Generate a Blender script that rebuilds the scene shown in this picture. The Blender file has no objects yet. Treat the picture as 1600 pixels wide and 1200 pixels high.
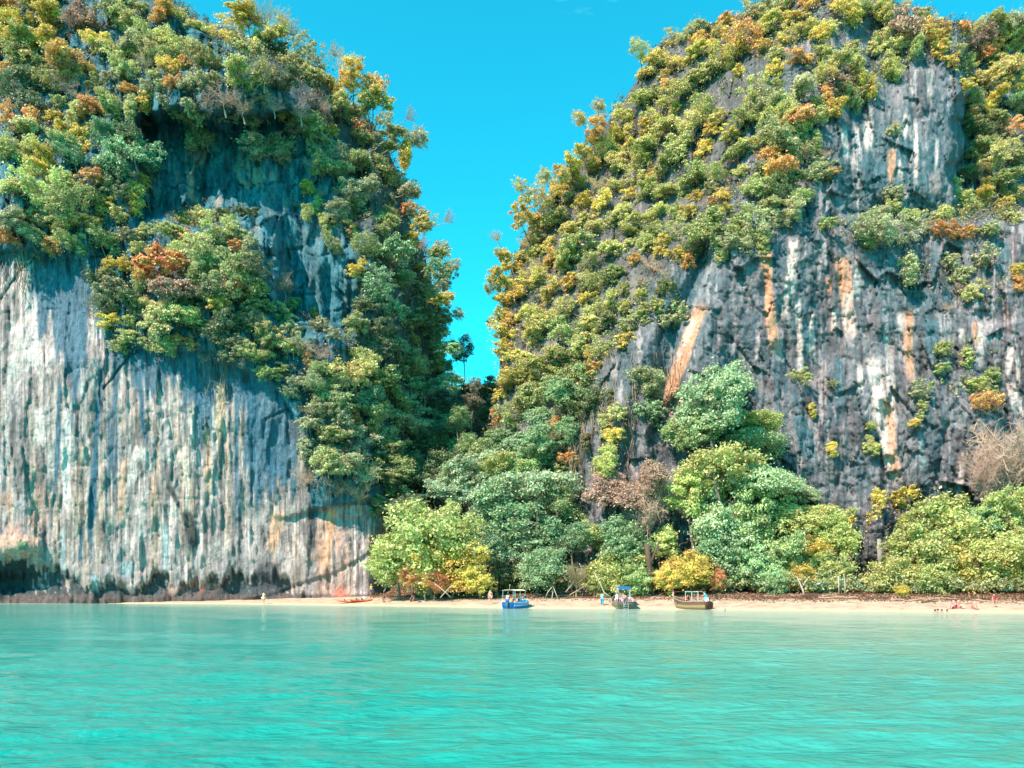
import bpy, math, random
import numpy as np
from mathutils import Vector, Matrix, Euler
from mathutils.bvhtree import BVHTree

random.seed(7)
RNG = np.random.default_rng(11)
scene = bpy.context.scene
C = scene.collection
R = math.radians

# ------------------------------------------------------------------ camera
F = 1200.0            # focal length in pixels of the 1600 px wide photograph
HZ = 915.0            # pixel row of the sea horizon
CAMZ = 2.6
cam_data = bpy.data.cameras.new('camera')
cam_data.sensor_width = 36.0
cam_data.lens = 36.0 * F / 1600.0
cam_data.shift_y = (HZ - 600.0) / 1600.0
cam_data.clip_start = 0.1
cam_data.clip_end = 6000.0
cam = bpy.data.objects.new('camera', cam_data)
C.objects.link(cam)
cam.location = (0, 0, CAMZ)
cam.rotation_euler = (R(90), 0, 0)
scene.camera = cam

# ------------------------------------------------------------------ sky and sun
SUN_EL, SUN_AZ = 46.0, -42.0      # azimuth: degrees from straight behind the camera, negative = from the left
sd = Vector((math.sin(R(SUN_AZ)) * math.cos(R(SUN_EL)), -math.cos(R(SUN_AZ)) * math.cos(R(SUN_EL)), math.sin(R(SUN_EL))))
world = bpy.data.worlds.new('World')
scene.world = world
world.use_nodes = True
wn, wl = world.node_tree.nodes, world.node_tree.links
wn.clear()
sky = wn.new('ShaderNodeTexSky'); sky.sky_type = 'NISHITA'; sky.sun_disc = False
sky.sun_elevation = R(SUN_EL); sky.sun_rotation = math.atan2(sd.x, sd.y)
sky.air_density = 1.0; sky.dust_density = 0.0; sky.ozone_density = 1.5
tint = wn.new('ShaderNodeMix'); tint.data_type = 'RGBA'; tint.blend_type = 'MULTIPLY'
tint.inputs[0].default_value = 1.0; tint.inputs[7].default_value = (0.09, 1.74, 1.50, 1)
# a few thin wisps of cirrus
tc = wn.new('ShaderNodeTexCoord')
mp = wn.new('ShaderNodeMapping'); mp.inputs['Scale'].default_value = (2.0, 2.0, 9.0)
mp.inputs['Rotation'].default_value = (0.0, 0.25, 0.0)
cn = wn.new('ShaderNodeTexNoise'); cn.inputs['Scale'].default_value = 2.4; cn.inputs['Detail'].default_value = 7; cn.inputs['Roughness'].default_value = 0.62
cr = wn.new('ShaderNodeValToRGB'); cr.color_ramp.elements[0].position = 0.655; cr.color_ramp.elements[0].color = (0, 0, 0, 1)
cr.color_ramp.elements[1].position = 0.82; cr.color_ramp.elements[1].color = (0.30, 0.30, 0.30, 1)
cm = wn.new('ShaderNodeMix'); cm.data_type = 'RGBA'; cm.inputs[7].default_value = (2.2, 7.5, 8.2, 1)
bg = wn.new('ShaderNodeBackground'); bg.inputs['Strength'].default_value = 0.097
wo = wn.new('ShaderNodeOutputWorld')
wl.new(sky.outputs[0], tint.inputs[6])
wl.new(tc.outputs['Generated'], mp.inputs[0]); wl.new(mp.outputs[0], cn.inputs['Vector'])
wl.new(cn.outputs['Fac'], cr.inputs[0]); wl.new(cr.outputs[0], cm.inputs[0])
wl.new(tint.outputs[2], cm.inputs[6]); wl.new(cm.outputs[2], bg.inputs[0]); wl.new(bg.outputs[0], wo.inputs[0])

sun_data = bpy.data.lights.new('sun', 'SUN'); sun_data.energy = 4.7; sun_data.angle = R(0.5); sun_data.color = (1.0, 0.80, 0.65)
sun = bpy.data.objects.new('sun', sun_data); C.objects.link(sun)
sun.location = (0, 0, 150); sun.rotation_euler = sd.to_track_quat('Z', 'Y').to_euler()

vs = scene.view_settings
scene.display_settings.display_device = 'sRGB'
vs.view_transform = 'Standard'; vs.look = 'None'; vs.gamma = 1.0; vs.exposure = 1.15; vs.use_curve_mapping = False
scene.render.engine = 'CYCLES'
cy = scene.cycles
cy.max_bounces = 5; cy.diffuse_bounces = 3; cy.glossy_bounces = 2; cy.transmission_bounces = 3
cy.transparent_max_bounces = 4; cy.caustics_reflective = False; cy.caustics_refractive = False
cy.use_denoising = True

# ------------------------------------------------------------------ helpers
def link(o, parent=None):
    C.objects.link(o)
    if parent: o.parent = parent
    return o

def tag(o, label=None, cat=None, group=None, kind=None):
    if label: o['label'] = label
    if cat: o['category'] = cat
    if group: o['group'] = group
    if kind: o['kind'] = kind
    return o

def empty(name, loc, label=None, cat=None, group=None, rz=0.0):
    o = bpy.data.objects.new(name, None); o.empty_display_size = 0.3
    o.location = loc; o.rotation_euler = (0, 0, rz)
    link(o); tag(o, label, cat, group)
    return o

def np_mesh(name, verts, faces, cols=None, smooth=True, mat=None, cname='col'):
    """faces: (n,k) int array"""
    me = bpy.data.meshes.new(name)
    verts = np.asarray(verts, np.float32); faces = np.asarray(faces, np.int32)
    n, k = faces.shape
    me.vertices.add(len(verts)); me.vertices.foreach_set('co', verts.ravel())
    me.loops.add(n * k); me.loops.foreach_set('vertex_index', faces.ravel())
    me.polygons.add(n)
    me.polygons.foreach_set('loop_start', np.arange(0, n * k, k, dtype=np.int32))
    me.polygons.foreach_set('use_smooth', np.full(n, smooth, dtype=bool))
    me.update(calc_edges=True)
    if cols is not None:
        a = me.color_attributes.new(cname, 'FLOAT_COLOR', 'POINT')
        c = np.ones((len(verts), 4), np.float32); c[:, :cols.shape[1]] = cols
        a.data.foreach_set('color', c.ravel())
    if mat: me.materials.append(mat)
    return me

def add_mesh(name, me, parent=None, loc=(0, 0, 0)):
    o = bpy.data.objects.new(name, me); o.location = loc
    return link(o, parent)

class MB:
    """collects simple shapes into one mesh"""
    def __init__(s): s.v = []; s.f = []
    def add(s, vs_, fs):
        b = len(s.v); s.v += [tuple(p) for p in vs_]; s.f += [tuple(i + b for i in f) for f in fs]; return s
    def box(s, c, d, rz=0.0, taper=1.0):
        vs_ = []
        for dz in (-1, 1):
            t = taper if dz > 0 else 1.0
            for dx, dy in ((-1, -1), (1, -1), (1, 1), (-1, 1)):
                x, y = dx * d[0] / 2 * t, dy * d[1] / 2 * t
                vs_.append((c[0] + x * math.cos(rz) - y * math.sin(rz), c[1] + x * math.sin(rz) + y * math.cos(rz), c[2] + dz * d[2] / 2))
        return s.add(vs_, [(3, 2, 1, 0), (4, 5, 6, 7), (0, 1, 5, 4), (1, 2, 6, 5), (2, 3, 7, 6), (3, 0, 4, 7)])
    def tube(s, pts, rad, n=6, cap=True):
        pts = [Vector(p) for p in pts]
        if not hasattr(rad, '__len__'): rad = [rad] * len(pts)
        vs_, fs = [], []
        up = Vector((0, 0, 1))
        for i, p in enumerate(pts):
            t = (pts[min(i + 1, len(pts) - 1)] - pts[max(i - 1, 0)]).normalized()
            a = t.cross(up)
            if a.length < 0.05: a = t.cross(Vector((1, 0, 0)))
            a.normalize(); b = t.cross(a)
            for k in range(n):
                q = 2 * math.pi * k / n
                vs_.append(p + (a * math.cos(q) + b * math.sin(q)) * rad[i])
        for i in range(len(pts) - 1):
            for k in range(n):
                k2 = (k + 1) % n
                fs.append((i * n + k, i * n + k2, (i + 1) * n + k2, (i + 1) * n + k))
        if cap:
            fs.append(tuple(range(n))[::-1]); fs.append(tuple((len(pts) - 1) * n + k for k in range(n)))
        return s.add(vs_, fs)
    def ball(s, c, r, seg=10, ring=7, zmin=-1.0, noise=0.0):
        r = (r, r, r) if not hasattr(r, '__len__') else r
        vs_, fs = [], []
        for i in range(ring + 1):
            th = math.pi * i / ring
            z = max(math.cos(th), zmin)
            sr = math.sin(th)
            for k in range(seg):
                q = 2 * math.pi * k / seg
                j = 1 + random.uniform(-noise, noise)
                vs_.append((c[0] + r[0] * sr * math.cos(q) * j, c[1] + r[1] * sr * math.sin(q) * j, c[2] + r[2] * z * j))
        for i in range(ring):
            for k in range(seg):
                k2 = (k + 1) % seg
                fs.append((i * seg + k, (i + 1) * seg + k, (i + 1) * seg + k2, i * seg + k2))
        return s.add(vs_, fs)
    def mesh(s, name, mat=None, smooth=False):
        me = bpy.data.meshes.new(name); me.from_pydata(s.v, [], s.f); me.update()
        if smooth:
            for p in me.polygons: p.use_smooth = True
        if mat: me.materials.append(mat)
        return me
    def build(s, name, mat=None, parent=None, smooth=False, loc=(0, 0, 0)):
        return add_mesh(name, s.mesh(name, mat, smooth), parent, loc)

# ---- vectorised noise
def _h(ix, iy, seed):
    h = (ix.astype(np.int64) * 374761393 + iy.astype(np.int64) * 668265263 + seed * 1274126177) & 0xffffffff
    h = ((h ^ (h >> 13)) * 1274126177) & 0xffffffff
    h = (h ^ (h >> 16)) & 0xffffffff
    return h.astype(np.float64) / 4294967295.0

def vn(x, y, seed=0):
    xi, yi = np.floor(x), np.floor(y)
    fx, fy = x - xi, y - yi
    fx = fx * fx * fx * (fx * (fx * 6 - 15) + 10); fy = fy * fy * fy * (fy * (fy * 6 - 15) + 10)
    a, b = _h(xi, yi, seed), _h(xi + 1, yi, seed)
    c, d = _h(xi, yi + 1, seed), _h(xi + 1, yi + 1, seed)
    return (a * (1 - fx) + b * fx) * (1 - fy) + (c * (1 - fx) + d * fx) * fy

def fbm(x, y, seed=0, o=4, g=0.5):
    s, a, n = 0.0, 1.0, 0.0
    for i in range(o):
        s = s + a * vn(x * 2 ** i + 17.3 * i, y * 2 ** i - 9.1 * i, seed + i * 31); n += a; a *= g
    return s / n

def ridge(x, y, seed=0, o=3):
    s, a, n = 0.0, 1.0, 0.0
    for i in range(o):
        s = s + a * (1 - np.abs(2 * vn(x * 2 ** i, y * 2 ** i, seed + i * 13) - 1)); n += a; a *= 0.5
    return s / n

def worley(x, y, seed=0, jit=0.9):
    xi, yi = np.floor(x), np.floor(y)
    f1 = np.full(x.shape, 9.0); f2 = np.full(x.shape, 9.0); idv = np.zeros(x.shape)
    for dx in (-1, 0, 1):
        for dy in (-1, 0, 1):
            cx, cy_ = xi + dx, yi + dy
            px_ = cx + 0.5 + jit * (_h(cx, cy_, seed) - 0.5); py_ = cy_ + 0.5 + jit * (_h(cx, cy_, seed + 5) - 0.5)
            d = np.maximum(np.abs(px_ - x), np.abs(py_ - y)) * 0.6 + 0.4 * np.hypot(px_ - x, py_ - y)
            cid = _h(cx, cy_, seed + 9)
            closer = d < f1
            f2 = np.where(closer, f1, np.minimum(f2, d)); idv = np.where(closer, cid, idv); f1 = np.where(closer, d, f1)
    return f1, f2, idv

def facets(x, y, seed=0, jit=0.9):
    """broken rock: every Voronoi cell is a plane with its own tilt"""
    xi, yi = np.floor(x), np.floor(y)
    best = np.full(x.shape, 9.0); out = np.zeros(x.shape)
    for dx in (-1, 0, 1):
        for dy in (-1, 0, 1):
            cx, cy_ = xi + dx, yi + dy
            ox = cx + 0.5 + jit * (_h(cx, cy_, seed) - 0.5) - x; oy = cy_ + 0.5 + jit * (_h(cx, cy_, seed + 5) - 0.5) - y
            d = ox * ox + oy * oy; val = 1.6 * (_h(cx, cy_, seed + 11) - .5) * ox + 1.6 * (_h(cx, cy_, seed + 12) - .5) * oy + 0.9 * (_h(cx, cy_, seed + 13) - .5)
            cl = d < best; out = np.where(cl, val, out); best = np.where(cl, d, best)
    return out

def ss(a, b, x):
    t = np.clip((x - a) / (b - a), 0, 1); return t * t * (3 - 2 * t)

def gauss(px, py, cx, cy_, sx, sy):
    return np.exp(-((px - cx) / sx) ** 2 - ((py - cy_) / sy) ** 2)

def poly(px, py, pts, soft=None):
    """inside test of a polygon (vectorised)"""
    inside = np.zeros(np.shape(px), bool)
    n = len(pts)
    for i in range(n):
        x1, y1 = pts[i]; x2, y2 = pts[(i + 1) % n]
        c = ((y1 > py) != (y2 > py)) & (px < (x2 - x1) * (py - y1) / (y2 - y1 + 1e-9) + x1)
        inside ^= c
    return inside

# ------------------------------------------------------------------ materials
def new_mat(name):
    m = bpy.data.materials.new(name); m.use_nodes = True
    return m, m.node_tree.nodes, m.node_tree.links, m.node_tree.nodes['Principled BSDF']

def paint(name, col, rough=0.6, metal=0.0, var=0.12, scale=6.0, bump=0.0):
    m, n, l, p = new_mat(name)
    p.inputs['Roughness'].default_value = rough; p.inputs['Metallic'].default_value = metal
    t = n.new('ShaderNodeTexCoord'); no = n.new('ShaderNodeTexNoise')
    no.inputs['Scale'].default_value = scale; no.inputs['Detail'].default_value = 4
    mx = n.new('ShaderNodeMix'); mx.data_type = 'RGBA'
    mx.inputs[6].default_value = (*[c * (1 - var) for c in col], 1); mx.inputs[7].default_value = (*[min(1, c * (1 + var)) for c in col], 1)
    l.new(t.outputs['Object'], no.inputs['Vector']); l.new(no.outputs['Fac'], mx.inputs[0]); l.new(mx.outputs[2], p.inputs['Base Color'])
    if bump:
        b = n.new('ShaderNodeBump'); b.inputs['Distance'].default_value = bump; l.new(no.outputs['Fac'], b.inputs['Height']); l.new(b.outputs[0], p.inputs['Normal'])
    return m

def rock_mat():
    m, n, l, p = new_mat('limestone')
    p.inputs['Roughness'].default_value = 0.85; p.inputs['Specular IOR Level'].default_value = 0.25
    at = n.new('ShaderNodeVertexColor'); at.layer_name = 'col'
    t = n.new('ShaderNodeTexCoord')
    def noise(sc, scale, det, ro=0.6):
        mp_ = n.new('ShaderNodeMapping'); mp_.inputs['Scale'].default_value = sc
        no = n.new('ShaderNodeTexNoise'); no.inputs['Scale'].default_value = scale; no.inputs['Detail'].default_value = det; no.inputs['Roughness'].default_value = ro
        l.new(t.outputs['Object'], mp_.inputs[0]); l.new(mp_.outputs[0], no.inputs['Vector']); return no
    n1 = noise((1, 1, 0.12), 2.6, 6); n2 = noise((1, 1, 0.8), 1.4, 9, 0.7)
    r1 = n.new('ShaderNodeMapRange'); r1.inputs[1].default_value = 0.3; r1.inputs[2].default_value = 0.7; r1.inputs[3].default_value = 0.72; r1.inputs[4].default_value = 1.26
    r2 = n.new('ShaderNodeMapRange'); r2.inputs[1].default_value = 0.3; r2.inputs[2].default_value = 0.7; r2.inputs[3].default_value = 0.68; r2.inputs[4].default_value = 1.30
    l.new(n1.outputs['Fac'], r1.inputs[0]); l.new(n2.outputs['Fac'], r2.inputs[0])
    mu = n.new('ShaderNodeMath'); mu.operation = 'MULTIPLY'; l.new(r1.outputs[0], mu.inputs[0]); l.new(r2.outputs[0], mu.inputs[1])
    vm = n.new('ShaderNodeVectorMath'); vm.operation = 'SCALE'; l.new(at.outputs['Color'], vm.inputs[0]); l.new(mu.outputs[0], vm.inputs['Scale'])
    wm = n.new('ShaderNodeVectorMath'); wm.operation = 'MULTIPLY'; wm.inputs[1].default_value = (0.98, 0.83, 0.84)
    l.new(vm.outputs[0], wm.inputs[0]); l.new(wm.outputs[0], p.inputs['Base Color'])
    b = n.new('ShaderNodeBump'); b.inputs['Distance'].default_value = 0.5; b.inputs['Strength'].default_value = 0.9
    ad = n.new('ShaderNodeMath'); ad.operation = 'ADD'; l.new(n1.outputs['Fac'], ad.inputs[0]); l.new(n2.outputs['Fac'], ad.inputs[1])
    l.new(ad.outputs[0], b.inputs['Height']); l.new(b.outputs[0], p.inputs['Normal'])
    return m

def leaf_mat(name, use_obj=True):
    m = bpy.data.materials.new(name); m.use_nodes = True
    n, l = m.node_tree.nodes, m.node_tree.links; n.clear()
    out = n.new('ShaderNodeOutputMaterial')
    at = n.new('ShaderNodeVertexColor'); at.layer_name = 'col'
    if use_obj:
        oi = n.new('ShaderNodeObjectInfo')
        sep = n.new('ShaderNodeSeparateColor'); l.new(at.outputs['Color'], sep.inputs[0])
        # leaf-to-leaf brightness (r) and a shift towards a second, drier tone (g)
        hs = n.new('ShaderNodeHueSaturation')
        mr = n.new('ShaderNodeMapRange'); mr.inputs[3].default_value = 0.535; mr.inputs[4].default_value = 0.465
        l.new(sep.outputs[1], mr.inputs[0]); l.new(mr.outputs[0], hs.inputs['Hue'])
        mv = n.new('ShaderNodeMapRange'); mv.inputs[3].default_value = 0.5; mv.inputs[4].default_value = 1.5
        l.new(sep.outputs[0], mv.inputs[0]); l.new(mv.outputs[0], hs.inputs['Value'])
        l.new(oi.outputs['Color'], hs.inputs['Color']); colo = hs.outputs[0]
    else:
        colo = at.outputs['Color']
    d = n.new('ShaderNodeBsdfDiffuse'); tr = n.new('ShaderNodeBsdfTranslucent'); g = n.new('ShaderNodeBsdfGlossy'); g.inputs['Roughness'].default_value = 0.45
    mx = n.new('ShaderNodeMixShader'); mx.inputs[0].default_value = 0.36
    mx2 = n.new('ShaderNodeMixShader'); mx2.inputs[0].default_value = 0.045
    l.new(colo, d.inputs[0]); l.new(colo, tr.inputs[0]); l.new(d.outputs[0], mx.inputs[1]); l.new(tr.outputs[0], mx.inputs[2])
    l.new(mx.outputs[0], mx2.inputs[1]); l.new(g.outputs[0], mx2.inputs[2]); l.new(mx2.outputs[0], out.inputs[0])
    return m

M_ROCK = rock_mat()
M_LEAF = leaf_mat('foliage')
M_UNDER = leaf_mat('undergrowth_foliage', False)
M_BARK = paint('bark', (0.20, 0.15, 0.11), 0.9, var=0.35, scale=3, bump=0.03)
M_PALE = paint('pale_bark', (0.42, 0.36, 0.30), 0.9, var=0.3, scale=3, bump=0.03)
# ------------------------------------------------------------------ lie of the land
_SX = np.array([-300, -60, -38.6, -16.3, 0, 14.4, 26.7, 38, 49, 80, 300], float)
_SY = np.array([125, 112, 107.6, 97.5, 89.5, 86.7, 80.5, 76.5, 74, 70, 40], float)
def shore(X): return np.interp(X, _SX, _SY)
def ground_z(X, Y):
    X = np.asarray(X, float); Y = np.asarray(Y, float)
    d = Y - shore(X) + 1.2 * (fbm(X * 0.12, Y * 0.05, 3) - 0.5)
    z = np.where(d < 0, 0.085 * d, 0.12 * d - 0.0016 * d * d)
    z = np.where(d > 20, 1.76 + (d - 20) * 0.05, z)
    z = np.maximum(z, -4.0)
    gap = ss(-32, -20, X) * (1 - ss(10, 24, X))
    z = z + gap * np.maximum(0, Y - 113) * 0.80
    z = z + 0.10 * (fbm(X * 0.5, Y * 0.5, 5) - 0.5) * ss(1.5, 5, d) + 3.0 * (fbm(X * 0.12, Y * 0.12, 8) - 0.5) * ss(113, 122, Y)
    return z

def to_world(px, py, D):
    return np.stack([(px - 800) / F * D, D, CAMZ + (HZ - py) / F * D], -1)
def to_px(p):
    return 800 + p[0] / p[1] * F, HZ - (p[2] - CAMZ) / p[1] * F

# ------------------------------------------------------------------ left cliff
EL = ([-80, 0, 50, 80, 120, 160, 210, 270, 340, 400, 480, 560, 650, 960], [170, 255, 350, 435, 500, 545, 595, 622, 640, 664, 684, 692, 706, 712])
XCL = ([-80, 0, 100, 200, 300, 400, 500, 600, 700, 760, 800, 960], [150, 220, 400, 480, 520, 545, 530, 498, 520, 562, 576, 572])
BROW = [(-500, 395), (0, 398), (60, 392), (130, 415), (165, 530), (230, 545), (330, 555), (400, 590), (440, 620), (470, 650), (486, 700), (470, 745), (430, 790), (440, 796), (500, 800), (580, 786), (720, 700)]
_bx = [p[0] for p in BROW if p[0] not in (470, 430)]; _by = [p[1] for p in BROW if p[0] not in (470, 430)]

def strips(px, py, lst, seed):
    """painted mineral streaks: (points (x,y).., half width, colour, strength)"""
    out = []
    for k, (pts, w, col, st) in enumerate(lst):
        ys = [p[1] for p in pts]; xs = [p[0] for p in pts]
        o = np.argsort(ys); ys = np.array(ys)[o]; xs = np.array(xs)[o]
        xx = np.interp(py, ys, xs) + 3.0 * (fbm(py * 0.03, px * 0.0 + k, seed) - 0.5)
        ww = w * (0.55 + 0.9 * vn(py * 0.02, px * 0 + k * 7.7, seed + 3))
        L = ys[-1] - ys[0]
        fade = ss(ys[0] - 0.06 * L - 3, ys[0] + 0.08 * L, py) * (1 - ss(ys[-1] - 0.25 * L, ys[-1] + 4, py + 14 * (fbm(px * 0.3, px * 0, seed + 1) - .5)))
        edge = 1 - ss(ww * 0.75, ww * 1.15 + 0.8, np.abs(px - xx + 2.2 * (fbm(px * 0.25, py * 0.025, seed + k) - 0.5)))
        out.append((edge * fade * st, col))
    return out

def left_fields(px, py):
    u, v = px * 0.0925, py * 0.0925
    e = np.interp(py, *EL); xc = np.interp(py, *XCL)
    D = 111.0 - 2.0 * gauss(px, py, 260, 640, 320, 160)
    yb = np.interp(px, _bx, _by)
    up = yb - py # >0 above the brow of the white wall
    D = D - 1.6 * ss(0, 10, up) * np.exp(-np.maximum(up, 0) / 60)
    D = D + 0.016 * np.maximum(0, 560 - py) + 0.03 * np.maximum(0, 170 - py)
    D = D - 3.6 * gauss(px, py, 80, 290, 130, 95)         # bushy buttress, far left
    D = D - 3.6 * gauss(px, py, 310, 430, 105, 80)        # bushy bulge over the wall
    wx = px + 34 * (fbm(px * .02, py * .02, 11, 3) - .5); wy = py + 40 * (fbm(px * .02, py * .02, 12, 3) - .5)
    h1 = ss(205, 232, wx) * (1 - ss(545, 590, wx)) * ss(168, 190, wy) * (1 - ss(325, 352, wy))
    h2 = ss(418, 446, wx) * (1 - ss(540, 575, wx)) * ss(290, 320, wy) * (1 - ss(500, 530, wy))
    D = D + 7.0 * np.maximum(h1, h2)                     # great shaded hollow
    D = D - 5.0 * gauss(px, py, 370, 130, 130, 45)        # overhanging rim above the hollow
    D = D + 3.0 * gauss(px, py, 25, 905, 60, 45)          # cave at the waterline
    D = D - 2.2 * gauss(px, py, 22, 858, 40, 22)          # knob of rock over the cave
    wet = ss(0, 20, py - np.interp(px, [0, 40, 70, 130, 200, 260, 330, 400, 440, 470, 520], [882, 886, 874, 896, 908, 900, 906, 893, 896, 918, 934]) + 36 * (fbm(px * 0.028, py * 0.010, 4, 4) - .5) + 24 * (fbm(px * 0.13, py * 0.012, 6, 3) - .5))
    D = D + (1.6 + 2.6 * fbm(px * .03, py * .02, 14, 4)) * wet * (1 - ss(480, 540, px)) * 0.45 - 0.9 * ss(918, 940, py + 14 * (fbm(px * .04, py * 0, 15, 3) - .5))
    # diagonal cleft on the right end of the wall
    yd = np.interp(px, [330, 430, 470, 520, 560, 590], [945, 925, 908, 893, 872, 850])
    D = D + 0.6 * ss(0, 5, py - yd) * np.exp(-np.maximum(py - yd, 0) / 26) * ss(340, 400, px)
    D = D + 0.8 * ss(0, 6, py - (800 + 6 * np.sin(px * .06))) * np.exp(-np.maximum(py - 800, 0) / 30) * ss(425, 440, px) * (1 - ss(560, 580, px))
    # flank that turns into the gap
    t = np.clip((px - xc) / np.maximum(e - xc, 20), 0, 1)
    A = np.interp(py, [-80, 60, 200, 400, 600, 800, 960], [26, 22, 24, 30, 38, 40, 40])
    D = D + A * (0.6 * t ** 1.25 + 0.4 * (1 - np.sqrt(np.maximum(0, 1 - t * t))))
    # columns, ribs, drapery and lumps
    wob = 5 * (fbm(px * 0.012, py * 0.006, 21) - 0.5)
    fl = ridge((u + wob * .4) * 0.42, v * 0.045, 22, 3)
    fl2 = ridge((u + wob * .2) * 1.5, v * 0.11, 25, 3)
    calm = ss(0.40, 0.60, fbm(px * 0.011, py * 0.007, 28, 3))
    amp = 0.20 + 0.26 * calm + 1.1 * ss(0, 40, up)
    D = D - amp * 1.9 * (fl - 0.5) - (0.08 + 0.26 * calm) * (fl2 - 0.5)
    D = D - 3.4 * (fbm(u * 0.11, v * 0.07, 31, 4) - 0.5) * (0.6 + 0.8 * ss(0, 60, up))
    D = D - (0.55 + 0.6 * ss(0, 40, up)) * (fbm(u * 0.55, v * 0.4, 33, 4) - 0.5)
    f1, f2, cid = worley((u + 2 * fbm(u * .3, v * .3, 41)) * 0.38, v * 0.22, 42)
    D = D + (0.5 * (cid - 0.5) + 0.5 * (1 - ss(0, 0.10, f2 - f1))) * (0.25 + 0.75 * ss(0, 30, up))
    D = D + (0.16 + 1.2 * ss(0, 30, up)) * facets(u * 0.5 + wob * .1, v * 0.13, 43) + 0.16 * facets(u * 1.3, v * 0.45, 44)
    slot = ss(0.60, 0.68, fbm(px * 0.055, py * 0.010, 45, 3)); D = D + 0.35 * slot
    # crack lines
    s_cr = fbm(px * 0.08, py * 0.08, 47, 3)
    for pts in ([(160, 610), (180, 585), (205, 555), (235, 540)], [(0, 470), (30, 425), (60, 400)], [(415, 655), (450, 640), (480, 665)]):
        yy = np.interp(px, [p[0] for p in pts], [p[1] for p in pts])
        D = D + 0.45 * (1 - ss(0.8, 3.0, np.abs(py - yy + 5 * (s_cr - .5)))) * (px > pts[0][0]) * (px < pts[-1][0])
    return D, up, t, fl, fl2, wet

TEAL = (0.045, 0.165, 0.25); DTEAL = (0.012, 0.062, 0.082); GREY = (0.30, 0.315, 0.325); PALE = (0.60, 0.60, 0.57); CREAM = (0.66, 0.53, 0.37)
OCH = (0.58, 0.30, 0.15); BLK = (0.045, 0.055, 0.062); WHITE = (0.80, 0.80, 0.78); CYN = (0.30, 0.55, 0.60)

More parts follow.
